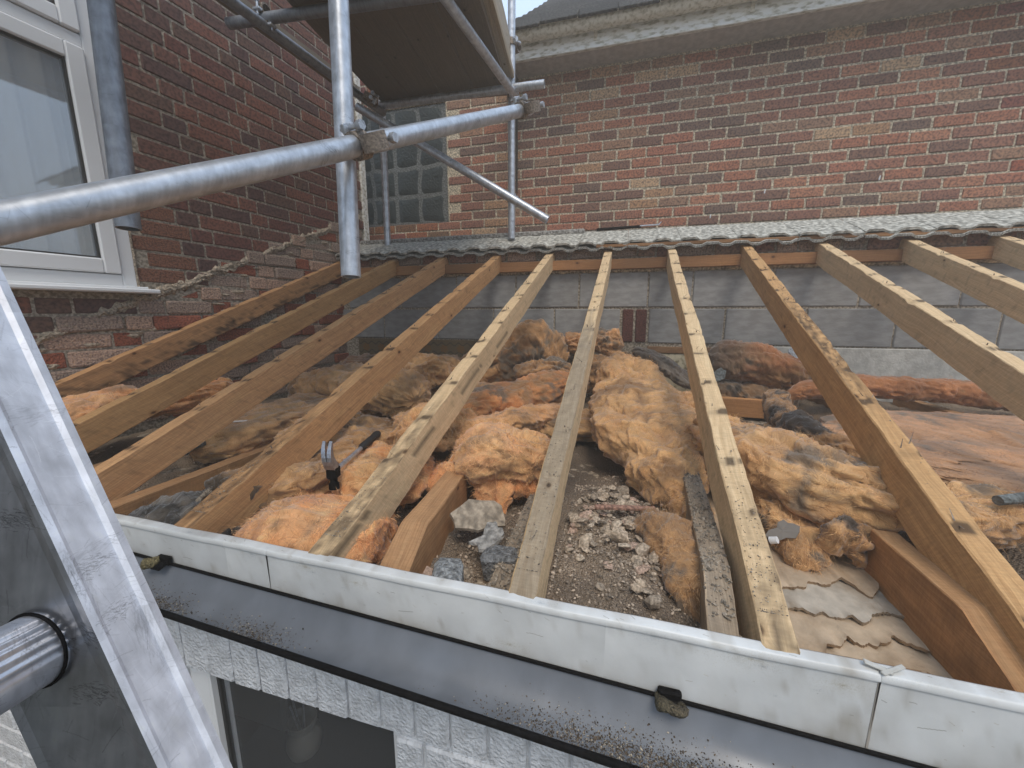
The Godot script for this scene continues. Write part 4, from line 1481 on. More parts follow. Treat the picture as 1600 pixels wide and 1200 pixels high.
# ---- scaffold
func build_scaffold() -> void:
	pole("scaffold_ledger", Vector3(-1.05, 2.469, 0.942), Vector3(-0.418, 3.853, -1.80), M.zinc, "thick galvanised tube running across the view from the left edge to above the rafters")
	pole("scaffold_standard", Vector3(-0.678, 3.09, -0.895), Vector3(-0.80, 5.6, -1.16), M.zinc, "upright galvanised tube left of centre, its open foot hanging above the rafters")
	pole("scaffold_standard", Vector3(-1.166, 3.20, -0.719), Vector3(-1.245, 5.4, -0.86), M.zinc_dark, "dull grey upright tube hanging beside the white window")
	pole("scaffold_standard", Vector3(-0.757, 3.50, -2.74), Vector3(-0.757, 5.9, -2.74), M.zinc, "slim upright tube at the end of the scaffold deck, in front of the brick wall")
	pole("scaffold_standard", Vector3(-1.77, 3.50, -2.80), Vector3(-1.745, 5.2, -2.80), M.zinc, "thin upright tube in front of the glass block window")
	pole("scaffold_brace", Vector3(-1.612, 4.231, -2.30), Vector3(-0.455, 3.548, -2.462), M.zinc, "sloping brace tube falling to the right in front of the glass blocks")
	pole("scaffold_transom", Vector3(-1.74, 4.41, -2.66), Vector3(-0.525, 4.386, -2.66), M.zinc, "level tube carrying the far end of the scaffold deck, sticking out to the right")
	pole("scaffold_transom", Vector3(-1.915, 4.385, -1.745), Vector3(-0.78, 4.385, -1.86), M.zinc_dark, "dark level tube under the deck with its end poking out at upper left")
	pole("scaffold_ledger", Vector3(-0.722, 4.365, -2.70), Vector3(-0.98, 4.365, -0.4), M.zinc, "tube along the right underside of the scaffold deck")
	pole("scaffold_ledger", Vector3(-1.66, 4.36, -2.66), Vector3(-1.78, 4.335, -0.6), M.zinc_dark, "dark tube along the left underside of the scaffold deck, close to the brick wall")
	# couplers
	coupler(Vector3(-0.632, 3.395, -0.895), Vector3(0.387, 0.848, -1.68), Vector3(0, 1, 0.1), "rusty coupler joining the thick tube to the left upright")
	coupler(Vector3(-0.437, 3.812, -1.718), Vector3(0.387, 0.848, -1.68), Vector3(0, 1, 0), "coupler at the far end of the thick tube")
	coupler(Vector3(-0.757, 3.755, -2.74), Vector3.UP, Vector3(1, -0.5, 0), "small coupler where the sloping brace meets the slim upright")
	coupler(Vector3(-0.757, 4.39, -2.74), Vector3.UP, Vector3(1, 0, 0), "coupler where the deck transom meets the slim upright")
	coupler(Vector3(-0.757, 4.69, -2.74), Vector3.UP, Vector3(1, 0, 0.4), "upper coupler on the slim upright level with the eaves gutter")
	coupler(Vector3(-1.60, 4.33, -2.45), Vector3(1.16, -0.68, -0.1), Vector3(0, 1, 0), "dark coupler near the upper end of the sloping brace")
	coupler(Vector3(-1.72, 4.365, -1.77), Vector3(0, 0, 1), Vector3(1, 0, 0), "dark coupler at upper left where two deck tubes cross")
	coupler(Vector3(-1.745, 4.35, -2.80), Vector3.UP, Vector3(1, 0, 0.2), "coupler on the thin upright before the glass blocks")
	# deck boards
	var d := thing("scaffold_deck", Vector3(-1.3, 4.44, -1.4), "dark scaffold deck of timber boards seen from below", "scaffold deck")
	var rot := Basis(Vector3.UP, 0.105)
	for i in 4:
		var mb := MB.new()
		var off := 0.115 + i * 0.2262
		var far := Vector3(-1.695, 4.459, -2.74) + rot * Vector3(off, 0, 0)
		var near := far + rot * Vector3(0, 0, 2.9)
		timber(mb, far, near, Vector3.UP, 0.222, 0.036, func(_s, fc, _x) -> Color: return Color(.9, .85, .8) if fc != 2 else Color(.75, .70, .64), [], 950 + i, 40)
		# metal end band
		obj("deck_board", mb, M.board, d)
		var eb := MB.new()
		eb.rbox(Transform3D(rot, far + rot * Vector3(0, 0, 0.03)), Vector3(0.226, 0.040, 0.03), 0.001)
		obj("end_band", eb, M.zinc_dark, d)
	var tb := thing("toe_board", Vector3(-0.8, 4.5, -1.5), "weathered timber toe board on edge along the right side of the deck", "toe board")
	var tm := MB.new()
	var f0 := Vector3(-0.775, 4.60, -2.715)
	timber(tm, f0, f0 + rot * Vector3(0, 0, 2.9), Vector3.UP, 0.036, 0.225, flat_tint(Color(1, .97, .93)), [], 960, 60)
	obj("board", tm, M.toe, tb)
	tm = MB.new()
	timber(tm, f0 + Vector3(0.030, -0.105, 0), f0 + Vector3(0.030, -0.105, 0) + rot * Vector3(0, 0, 2.9), Vector3.UP, 0.02, 0.036, flat_tint(Color(.9, .8, .68)), [], 961, 60)
	obj("batten", tm, M.toe, tb)
	# inside board and its bracket, left of the deck
	tm = MB.new()
	timber(tm, Vector3(-1.84, 4.49, -2.6), Vector3(-1.98, 4.49, -0.6), Vector3.UP, 0.10, 0.036, flat_tint(Color(.95, .9, .85)), [], 962, 40)
	tag(obj("inside_board", tm, M.board, null, Vector3(-1.9, 4.48, -1.6)), "narrow timber board between the deck and the brick wall at upper left", "board")

# ---- upstairs window
func build_window() -> void:
	var w := thing("white_window", lw(0.6, 3.09), "white plastic framed window in the brick wall at the left edge, with curtains inside", "window")
	var s1 := 1.155
	var s0 := -0.42
	var fr := MB.new()
	# outer frame
	lbox(fr, s1 - 0.052, s1, 3.118, 5.3, -0.05, 0.012, 0.004)
	lbox(fr, s0, s0 + 0.052, 3.118, 5.3, -0.05, 0.012, 0.004)
	lbox(fr, s0 + 0.052, s1 - 0.052, 3.118, 3.170, -0.05, 0.0115, 0.004)
	lbox(fr, s0 + 0.052, s1 - 0.052, 4.085, 4.135, -0.05, 0.0115, 0.004)
	lbox(fr, s0 + 0.052, s1 - 0.052, 5.248, 5.3, -0.05, 0.0115, 0.004)
	lbox(fr, 0.33, 0.39, 3.17, 4.085, -0.05, 0.0112, 0.004)
	obj("frame", fr, M.upvc, w)
	for q in [[0.392, s1 - 0.054, 3.173, 4.082, "sash"], [s0 + 0.054, 0.328, 3.173, 4.082, "sash"], [s0 + 0.054, s1 - 0.054, 4.138, 5.246, "top_light"]]:
		var a: float = q[0]
		var b: float = q[1]
		var c: float = q[2]
		var e: float = q[3]
		var t := 0.062
		var sm := MB.new()
		lbox(sm, a, a + t, c, e, -0.045, 0.026, 0.006)
		lbox(sm, b - t, b, c, e, -0.045, 0.026, 0.006)
		lbox(sm, a + t - 0.001, b - t + 0.001, c, c + t, -0.045, 0.0255, 0.006)
		lbox(sm, a + t - 0.001, b - t + 0.001, e - t, e, -0.045, 0.0255, 0.006)
		var so := obj(q[4], sm, M.upvc, w)
		var gk := MB.new()
		var g2 := t + 0.007
		lbox(gk, a + t, a + g2, c + t, e - t, -0.02, 0.014, 0.001)
		lbox(gk, b - g2, b - t, c + t, e - t, -0.02, 0.014, 0.001)
		lbox(gk, a + g2, b - g2, c + t, c + g2, -0.02, 0.014, 0.001)
		lbox(gk, a + g2, b - g2, e - g2, e - t, -0.02, 0.014, 0.001)
		obj("gasket", gk, M.black_rubber, so)
		var pn := MB.new()
		lbox(pn, a + t + 0.004, b - t - 0.004, c + t + 0.004, e - t - 0.004, -0.004, 0.001, 0.0005)
		obj("pane", pn, M.glass_upper, so)
	# sill
	var sl := MB.new()
	lbox(sl, s0 - 0.05, s1 + 0.058, 3.088, 3.108, -0.02, 0.075, 0.005)
	lbox(sl, s0 - 0.03, s1 + 0.03, 3.106, 3.119, -0.02, 0.035, 0.003)
	obj("sill", sl, M.upvc, w)
	# lumpy sealant down the right edge
	var se := MB.new()
	var f := fnl(1010, 8.0, 3)
	var pts := []
	var rad := []
	for i in 60:
		var y := 3.11 + 1.9 * i / 59.0
		pts.append(lw(s1 + 0.004 + f.get_noise_1d(y * 3.0) * 0.004, y, 0.006))
		rad.append(0.005 + absf(f.get_noise_1d(y * 5.0 + 9.0)) * 0.006)
	se.tube(pts, rad, 8)
	obj("sealant", se, M.mortar_pale, w)
	# curtains inside
	for q in [[-0.30, 0.10], [0.42, 1.08]]:
		var c := thing("curtain", lw(q[0], 3.1, -0.2), "pleated cream curtain behind the %s half of the white window" % ("near" if q[0] < 0 else "far"), "curtain", "curtains inside the white window")
		var P := PackedVector3Array()
		var n := 90
		for i in n + 1:
			var s: float = lerpf(q[0], q[1], i / float(n))
			for j in 9:
				var y := 3.05 + 2.2 * j / 8.0
				var ph := sin(s * 62.0 + 0.7 * sin(y * 2.0)) + 0.4 * sin(s * 141.0 + 1.0)
				P.append(lw(s, y, -0.17 + ph * 0.018))
		var cm := MB.new()
		cm.sheet(n, 8, P, PackedColorArray(), PackedVector2Array())
		obj("cloth", cm, M.curtain, c)
	# room behind
	var rm := MB.new()
	lbox(rm, -0.7, 1.5, 2.9, 2.95, -1.8, -0.26, 0.001)
	lbox(rm, -0.7, 1.5, 5.4, 5.45, -1.8, -0.26, 0.001)
	lbox(rm, -0.7, -0.65, 2.95, 5.4, -1.8, -0.26, 0.001)
	lbox(rm, 1.45, 1.5, 2.95, 5.4, -1.8, -0.26, 0.001)
	lbox(rm, -0.7, 1.5, 2.9, 5.45, -1.85, -1.8, 0.001)
	structure("upstairs_room", rm, M.wall_plaster)

# ---- fascia board and black gutter at the eaves
func build_gutter() -> void:
	var fb := thing("fascia", Vector3(-0.3, 2.45, -0.56), "white plastic fascia board along the eaves below the rafter feet", "fascia")
	var by := func(x: float) -> float: return 2.416 - 0.033 * (x - 0.15)
	var fg := fnl(1050, 3.0, 4)
	var segs := [[-2.2, -0.6599], [-0.6595, 0.3524], [0.3528, 2.4]]
	for q in segs:
		var mb := MB.new()
		var n := int((q[1] - q[0]) / 0.008)
		var P := PackedVector3Array()
		var C := PackedColorArray()
		# section: back top, lip top front, face, bottom
		for i in n + 1:
			var x: float = lerpf(q[0], q[1], i / float(n))
			var b: float = by.call(x) - 0.02
			var ty := 2.5345 - 0.004 * (x + 0.6) + 0.0008 * sin(x * 23.0)
			var sec := [Vector3(x, ty - 0.012, -0.572), Vector3(x, ty - 0.001, -0.570), Vector3(x, ty, -0.567), Vector3(x, ty, -0.552), Vector3(x, ty - 0.002, -0.5485), Vector3(x, ty - 0.010, -0.5475), Vector3(x, ty - 0.013, -0.550)]
			for q2 in 8:
				sec.append(Vector3(x, lerpf(ty - 0.016, b, q2 / 7.0), -0.5505))
			var jd := exp(-absf(x - 0.33) / 0.045)
			for q2 in range(sec.size() - 1, -1, -1):
				var v: Vector3 = sec[q2]
				P.append(v)
				var hgt := clampf((ty - v.y) / (ty - by.call(x)), 0.0, 1.0)
				var run := fg.get_noise_2d(x * 9.0, hgt * 0.7)
				var d := clampf(0.55 * pow(hgt, 3.0) * (0.6 + 1.2 * fg.get_noise_2d(x * 2.0, 3.0)) + 0.45 * jd * clampf(0.5 + run * 1.6, 0, 1) + clampf(run - 0.28, 0, 1) * 1.1 + (0.5 * clampf(fg.get_noise_2d(x * 6.0, 40.0) + 0.15, 0, 1) if q2 < 4 else 0.0), 0.0, 0.75)
				C.append(Color.WHITE.lerp(Color(.46, .40, .32), d))
		mb.sheet(n, 14, P, C, PackedVector2Array())
		# ends
		for e in [0, n]:
			for j in range(1, 14):
				if e == 0: mb.tri(P[0], P[j + 1], P[j])
				else: mb.tri(P[n * 15], P[n * 15 + j], P[n * 15 + j + 1])
		obj("fascia_board", mb, M.fascia, fb)
	var jn := MB.new()
	jn.box(Vector3(0.3512, 2.40, -0.5512), Vector3(0.3542, 2.5185, -0.5494), 0.0003)
	obj("joint_strip", jn, mat(lin(.40, .36, .31), 0.8), fb)
	# rough splinter of board at the second joint
	jn = MB.new()
	jn.rbox(Transform3D(Basis(Vector3(0.3, 1, 0.2).normalized(), 0.5), Vector3(0.368, 2.536, -0.556)), Vector3(0.035, 0.003, 0.006), 0.001)
	jn.rbox(Transform3D(Basis(Vector3(0.3, 1, 0.5).normalized(), -0.3), Vector3(0.352, 2.5355, -0.557)), Vector3(0.03, 0.003, 0.009), 0.001)
	obj("broken_lip", jn, M.wall_plaster, fb)

	var g := thing("black_gutter", Vector3(-0.3, 2.36, -0.49), "black gutter below the white fascia, its grey inside holding grit and a little water", "gutter")
	var back := func(x: float) -> float: return 2.4225 - 0.0355 * x
	var lip := func(x: float) -> float: return 2.395 - 0.0515 * x
	var P2 := PackedVector3Array()
	var n2 := 120
	for i in n2 + 1:
		var x := -2.1 + 3.9 * i / n2
		var b: float = back.call(x)
		var l: float = lip.call(x)
		for j in 13:
			var u := j / 12.0
			var y := lerpf(b, l, u) - 0.036 * pow(sin(PI * clampf(u * 0.98 + 0.01, 0, 1)), 0.75)
			P2.append(Vector3(x, y, -0.549 + 0.094 * u))
	var tm := MB.new()
	var rv := PackedVector3Array()
	for i in n2 + 1:
		for j in 13:
			rv.append(P2[i * 13 + 12 - j])
	var rv2 := PackedVector3Array()
	for p in P2:
		rv2.append(p - Vector3(0, 0.003, 0))
	tm.sheet(n2, 12, rv, PackedColorArray(), PackedVector2Array())
	obj("trough", tm, M.gutter_inside, g)
	var un := MB.new()
	un.sheet(n2, 12, rv2, PackedColorArray(), PackedVector2Array())
	obj("outer_skin", un, M.black, g)
	var lp := MB.new()
	var pl := []
	var pb := []
	for i in 41:
		var x := -2.1 + 3.9 * i / 40.0
		pl.append(Vector3(x, lip.call(x) + 0.001, -0.4515))
		pb.append(Vector3(x, back.call(x) + 0.001, -0.546))
	lp.tube(pl, 0.0055, 12)
	obj("front_lip", lp, M.black, g)
	lp = MB.new()
	lp.tube(pb, 0.0032, 8)
	obj("back_edge", lp, M.black, g)
	# clips
	for x in [-0.94, 0.098]:
		var c := MB.new()
		var yb: float = back.call(x)
		c.rbox(Transform3D(Basis(), Vector3(x, yb + 0.010, -0.543)), Vector3(0.034, 0.02, 0.012), 0.003)
		c.rbox(Transform3D(Basis(Vector3.RIGHT, 0.3), Vector3(x, yb + 0.004, -0.532)), Vector3(0.026, 0.006, 0.022), 0.002)
		obj("clip", c, M.black, g)
	# moss and muck caught on the clips
	var ms := MB.new()
	wool(ms, null, [[Vector3(0.075, 2.427, -0.536), 0.016, 0.009], [Vector3(0.122, 2.424, -0.532), 0.012, 0.008]], Color(.10, .085, .05), Color(.14, .115, .075), SOOT, 0.3, 1101, 0.010, 18, 16, 2.0, 0)
	wool(ms, null, [[Vector3(-0.975, 2.462, -0.528), 0.011, 0.010], [Vector3(-0.945, 2.468, -0.532), 0.008, 0.008]], Color(.30, .25, .12), Color(.22, .18, .09), SOOT, 0.2, 1102, 0.008, 18, 16, 2.0, 0)
	tag(obj("moss", ms, M.dirt, g), "", "", "", "stuff")
	# grit lying in the trough
	scatter("gutter_grit", 6500, func(r: RandomNumberGenerator) -> Array:
		var c: float = [-0.98, -0.88, -0.64, -0.05, 0.0, 0.06, 0.12, 0.18, 0.1][r.randi() % 9]
		var x := c + r.randfn(0.0, 0.045 if c < -0.2 else 0.08)
		var u := clampf(0.62 + r.randfn(0.0, 0.14), 0.1, 0.95)
		var y: float = lerpf(back.call(x), lip.call(x), u) - 0.036 * pow(sin(PI * u), 0.75)
		return [Vector3(x, y + 0.0006, -0.549 + 0.094 * u), absf(r.randfn(0.0008, 0.0009)) + 0.0006, Color(.16, .12, .085) * r.randf_range(0.3, 1.4) if r.randf() < 0.85 else Color(.6, .52, .4)], g, "")

# scatter small stones: gives [position, size, colour]
var grit_mesh: ArrayMesh
func scatter(called: String, count: int, where: Callable, parent: Node3D, label: String) -> void:
	if grit_mesh == null:
		grit_mesh = chunk_mesh(5, 0.7)
	var r := RandomNumberGenerator.new()
	r.seed = called.hash() & 0xffff
	var mm := MultiMesh.new()
	mm.transform_format = MultiMesh.TRANSFORM_3D
	mm.use_colors = true
	mm.mesh = grit_mesh
	var list := []
	for i in count:
		var q = where.call(r)
		if q != null:
			list.append(q)
	mm.instance_count = list.size()
	var base := world_of(parent) if parent else Vector3.ZERO
	for i in list.size():
		var q = list[i]
		var b := Basis.from_euler(Vector3(r.randf_range(-.6, .6), r.randf() * TAU, r.randf_range(-.6, .6))).scaled(Vector3.ONE * q[1])
		b = b * Basis().scaled(Vector3(r.randf_range(0.7, 1.5), r.randf_range(0.5, 1.0), 1.0))
		mm.set_instance_transform(i, Transform3D(b, q[0] - base))
		mm.set_instance_color(i, q[2])
	var o := MultiMeshInstance3D.new()
	o.multimesh = mm
	o.material_override = M.chunk
	var par: Node3D = parent if parent else self
	o.name = numbered(called, par)
	par.add_child(o, true)
	tag(o, label, "grit" if label else "", "", "stuff")

# ---- glass wool
func build_insulation() -> void:
	var W := func(path: Array, cA: Color, cB: Color, cD: Color, dirt: float, sd: int, amp := 0.03, hair := 900, expo := 2.4, nl := 56, nr := 44, where = null) -> Callable:
		return func(mb: MB, hr: MB) -> void: wool(mb, hr, path, cA, cB, cD, dirt, sd, amp, nl, nr, expo, hair, where)
	wool_batt("bright orange glass wool lump by the white fascia, left of the split rafter", [
		W.call([[Vector3(-0.655, 2.442, -0.605), 0.15, 0.065], [Vector3(-0.660, 2.477, -0.656), 0.165, 0.075], [Vector3(-0.674, 2.472, -0.820), 0.15, 0.06]], ORANGE, PEACH, BROWN, 0.10, 2001, 0.022, 1500, 2.8)], Vector3(-0.665, 2.427, -0.665))
	wool_batt("orange glass wool under the claw hammer", [
		W.call([[Vector3(-0.638, 2.497, -0.848), 0.13, 0.05], [Vector3(-0.670, 2.521, -0.991), 0.15, 0.055], [Vector3(-0.734, 2.521, -1.120), 0.12, 0.05]], ORANGE, STRAW, BROWN, 0.25, 2011, 0.025, 1300)], Vector3(-0.684, 2.427, -0.998))
	wool_batt("fluffy torn tan glass wool behind the hammer handle", [
		W.call([[Vector3(-0.778, 2.555, -1.186), 0.09, 0.06], [Vector3(-0.663, 2.583, -1.325), 0.12, 0.075], [Vector3(-0.556, 2.555, -1.436), 0.10, 0.06]], STRAW, PEACH, BROWN, 0.25, 2021, 0.035, 1800)], Vector3(-0.664, 2.447, -1.290))
	wool_batt("dark brown glass wool beside the hammer head under the orange toned rafter", [
		W.call([[Vector3(-0.895, 2.507, -0.776), 0.10, 0.05], [Vector3(-0.895, 2.534, -1.005), 0.12, 0.06], [Vector3(-0.899, 2.541, -1.331), 0.12, 0.06]], TAN, STRAW, BROWN, 0.36, 2031, 0.03, 900)], Vector3(-0.903, 2.447, -1.014))
	wool_batt("sooty black glass wool in the front left bay by the fascia", [
		W.call([[Vector3(-1.158, 2.444, -0.635), 0.10, 0.05], [Vector3(-1.024, 2.474, -0.652), 0.12, 0.06], [Vector3(-0.890, 2.454, -0.636), 0.09, 0.05]], GREYW, SOOT, SOOT, 0.55, 2041, 0.025, 700, 2.2)], Vector3(-1.017, 2.427, -0.610))
	wool_batt("tan and black glass wool lump behind the sooty patch", [
		W.call([[Vector3(-1.066, 2.487, -0.756), 0.09, 0.05], [Vector3(-0.973, 2.511, -0.789), 0.11, 0.06], [Vector3(-0.875, 2.487, -0.766), 0.08, 0.05]], STRAW, TAN, SOOT, 0.22, 2051, 0.028, 900, 2.4, 40, 40, func(q: Vector3) -> float: return clampf((q.z + 0.80) * 12.0, 0.0, 0.9))], Vector3(-0.980, 2.427, -0.786))
	wool_batt("dull brown flat wool layer lying deep in the left bays behind the large roll", [
		W.call([[Vector3(-1.90, 2.50, -2.25), 0.24, 0.05], [Vector3(-1.4, 2.52, -2.22), 0.26, 0.055], [Vector3(-0.8, 2.52, -2.20), 0.26, 0.055], [Vector3(-0.3, 2.50, -2.22), 0.22, 0.05]], STRAW, TAN, DUST, 0.28, 2301, 0.035, 900, 3.0, 90, 50)], Vector3(-1.2, 2.45, -2.2))
	wool_batt("golden tan wool layer under the second and third rafters in front of the large roll", [
		W.call([[Vector3(-1.92, 2.49, -1.50), 0.15, 0.05], [Vector3(-1.62, 2.50, -1.42), 0.17, 0.06], [Vector3(-1.34, 2.51, -1.38), 0.16, 0.06], [Vector3(-1.12, 2.51, -1.45), 0.14, 0.06]], STRAW, PEACH, BROWN, 0.28, 2311, 0.036, 1200, 2.6, 70, 44)], Vector3(-1.5, 2.45, -1.42))
	wool_batt("tan wool layer in the gap between the split rafter and the draped sheet", [
		W.call([[Vector3(-0.80, 2.50, -1.95), 0.14, 0.05], [Vector3(-0.5, 2.51, -1.75), 0.16, 0.05], [Vector3(-0.16, 2.50, -1.72), 0.16, 0.05], [Vector3(0.0, 2.49, -1.9), 0.14, 0.05]], STRAW, TAN, DUST, 0.34, 2321, 0.034, 900, 2.6, 70, 44)], Vector3(-0.4, 2.45, -1.8))
	wool_batt("straw coloured glass wool tuft in the bay left of the orange toned rafter", [
		W.call([[Vector3(-1.092, 2.527, -1.001), 0.08, 0.045], [Vector3(-1.024, 2.562, -1.136), 0.12, 0.06], [Vector3(-0.964, 2.555, -1.297), 0.11, 0.06]], STRAW, TAN, DUST, 0.32, 2061, 0.032, 1100),
		W.call([[Vector3(-0.964, 2.527, -0.891), 0.09, 0.05], [Vector3(-1.001, 2.527, -1.001), 0.09, 0.05]], DUST, GREYW, SOOT, 0.4, 2062, 0.03, 300)], Vector3(-1.014, 2.447, -1.106))
	wool_batt("orange glass wool beside the left brick wall, behind the ladder", [
		W.call([[Vector3(-1.909, 2.555, -0.695), 0.10, 0.05], [Vector3(-1.980, 2.612, -0.971), 0.12, 0.07], [Vector3(-1.912, 2.612, -1.184), 0.11, 0.06], [Vector3(-1.871, 2.626, -1.477), 0.10, 0.06]], PEACH, ORANGE, BROWN, 0.22, 2071, 0.03, 900)], Vector3(-1.835, 2.541, -1.010))
	wool_batt("dusty brown glass wool in the second bay from the left wall", [
		W.call([[Vector3(-1.461, 2.507, -0.959), 0.12, 0.05], [Vector3(-1.423, 2.541, -1.377), 0.15, 0.06], [Vector3(-1.55, 2.5, -2.0), 0.15, 0.06]], STRAW, TAN, BROWN, 0.34, 2081, 0.03, 600)], Vector3(-1.429, 2.447, -1.382))
	wool_batt("large brown glass wool roll crossing the left bays at mid depth", [
		W.call([[Vector3(-1.80, 2.55, -1.86), 0.16, 0.09], [Vector3(-1.45, 2.60, -1.80), 0.18, 0.11], [Vector3(-1.087, 2.612, -1.669), 0.17, 0.11], [Vector3(-0.881, 2.598, -1.552), 0.14, 0.10]], STRAW, TAN, BROWN, 0.30, 2091, 0.032, 1300)], Vector3(-1.4, 2.4, -1.75))
	wool_batt("tan glass wool folded upright behind the pale split rafter", [
		W.call([[Vector3(-0.982, 2.555, -1.501), 0.10, 0.07], [Vector3(-1.06, 2.66, -1.82), 0.12, 0.09], [Vector3(-1.00, 2.66, -2.02), 0.12, 0.09], [Vector3(-0.90, 2.56, -2.15), 0.12, 0.08]], TAN, STRAW, BROWN, 0.30, 2101, 0.04, 1100)], Vector3(-1.0, 2.45, -1.85))
	wool_batt("rust brown glass wool along the wallpaper strip at the back left", [
		W.call([[Vector3(-1.95, 2.60, -2.40), 0.18, 0.09], [Vector3(-1.5, 2.62, -2.42), 0.18, 0.09], [Vector3(-1.0, 2.62, -2.40), 0.17, 0.10]], BROWN, Color(.24, .12, .07), DUST, 0.35, 2111, 0.03, 500)], Vector3(-1.5, 2.45, -2.4))
	wool_batt("torn fluffy glass wool with hanging tufts, left of the grey weathered rafter", [
		W.call([[Vector3(-0.477, 2.541, -1.046), 0.10, 0.055], [Vector3(-0.375, 2.573, -1.089), 0.135, 0.075], [Vector3(-0.252, 2.566, -1.120), 0.13, 0.07], [Vector3(-0.174, 2.541, -1.120), 0.10, 0.055]], PEACH, STRAW, BROWN, 0.20, 2121, 0.030, 2200),
		W.call([[Vector3(-0.345, 2.53, -1.05), 0.06, 0.045], [Vector3(-0.322, 2.485, -0.99), 0.055, 0.03], [Vector3(-0.308, 2.445, -0.955), 0.03, 0.016]], PEACH, ORANGE, TAN, 0.12, 2122, 0.034, 400, 2.0, 34, 30),
		W.call([[Vector3(-0.25, 2.52, -1.07), 0.05, 0.04], [Vector3(-0.24, 2.485, -1.02), 0.035, 0.025]], PEACH, ORANGE, BROWN, 0.25, 2123, 0.03, 300, 2.0, 30, 26),
		W.call([[Vector3(-0.46, 2.53, -1.03), 0.06, 0.04], [Vector3(-0.50, 2.50, -0.95), 0.045, 0.025]], ORANGE, PEACH, TAN, 0.05, 2124, 0.028, 350, 2.0, 30, 26)], Vector3(-0.37, 2.43, -1.10))
	wool_batt("smooth peach coloured wool strip right behind the torn fluffy wool", [
		W.call([[Vector3(-0.603, 2.534, -1.279), 0.07, 0.05], [Vector3(-0.417, 2.555, -1.464), 0.08, 0.05], [Vector3(-0.22, 2.52, -1.86), 0.09, 0.05]], PEACH, TAN, BROWN, 0.18, 2131, 0.022, 800)], Vector3(-0.415, 2.447, -1.475))
	wool_batt("orange brown wool roll slanting between the split rafter and the grey one", [
		W.call([[Vector3(-0.686, 2.555, -1.575), 0.09, 0.07], [Vector3(-0.52, 2.57, -1.86), 0.10, 0.08], [Vector3(-0.34, 2.60, -2.05), 0.10, 0.08], [Vector3(-0.2, 2.62, -2.25), 0.09, 0.07]], ORANGE, BROWN, DUST, 0.30, 2141, 0.026, 800)], Vector3(-0.5, 2.45, -1.9))
	wool_batt("dull brown crumpled wool heap against the block wall behind the split rafter", [
		W.call([[Vector3(-0.95, 2.60, -2.30), 0.13, 0.10], [Vector3(-0.72, 2.68, -2.36), 0.15, 0.14], [Vector3(-0.50, 2.76, -2.42), 0.15, 0.16], [Vector3(-0.36, 2.66, -2.38), 0.12, 0.12]], BROWN, TAN, GREYW, 0.48, 2151, 0.042, 1200),
		W.call([[Vector3(-0.55, 2.60, -2.15), 0.10, 0.08], [Vector3(-0.38, 2.66, -2.20), 0.10, 0.09], [Vector3(-0.25, 2.62, -2.22), 0.08, 0.07]], TAN, BROWN, GREYW, 0.4, 2152, 0.04, 500)], Vector3(-0.6, 2.45, -2.3))
	wool_batt("orange edged wool lump against the block wall behind the grey weathered rafter", [
		W.call([[Vector3(-0.34, 2.80, -2.50), 0.08, 0.06], [Vector3(-0.16, 2.82, -2.52), 0.09, 0.06], [Vector3(0.0, 2.80, -2.52), 0.08, 0.08]], PEACH, BROWN, GREYW, 0.36, 2161, 0.035, 600),
		W.call([[Vector3(-0.22, 2.62, -2.44), 0.10, 0.12], [Vector3(-0.05, 2.62, -2.44), 0.10, 0.12]], BROWN, TAN, GREYW, 0.35, 2162, 0.035, 200)], Vector3(-0.15, 2.5, -2.5))
	wool_batt("big tan glass wool sheet draped down between the two middle rafters", [
		W.call([[Vector3(0.00, 2.79, -2.05), 0.075, 0.05], [Vector3(0.03, 2.735, -1.93), 0.14, 0.065], [Vector3(0.089, 2.626, -1.713), 0.215, 0.075], [Vector3(0.130, 2.562, -1.397), 0.20, 0.08], [Vector3(0.173, 2.517, -1.166), 0.12, 0.065], [Vector3(0.188, 2.472, -1.038), 0.06, 0.04]], STRAW, TAN, BROWN, 0.32, 2171, 0.030, 3000, 2.6, 90, 64),
		W.call([[Vector3(0.24, 2.60, -1.80), 0.05, 0.04], [Vector3(0.30, 2.62, -1.76), 0.05, 0.045], [Vector3(0.320, 2.612, -1.631), 0.045, 0.04]], STRAW, TAN, BROWN, 0.15, 2172, 0.022, 400, 2.2, 30, 26),
		W.call([[Vector3(0.202, 2.487, -1.063), 0.045, 0.04], [Vector3(0.193, 2.467, -0.992), 0.03, 0.028]], TAN, STRAW, BROWN, 0.2, 2173, 0.02, 300, 2.2, 24, 22)], Vector3(0.111, 2.447, -1.475))
	wool_batt("flat dark grey wool piece leaning on the block wall below the two upright bricks", [
		W.call([[Vector3(0.08, 2.77, -2.56), 0.07, 0.035], [Vector3(0.22, 2.71, -2.50), 0.10, 0.04], [Vector3(0.36, 2.62, -2.44), 0.10, 0.035], [Vector3(0.46, 2.56, -2.40), 0.07, 0.03]], GREYW, Color(.09, .07, .06), SOOT, 0.35, 2181, 0.02, 300)], Vector3(0.28, 2.5, -2.5))
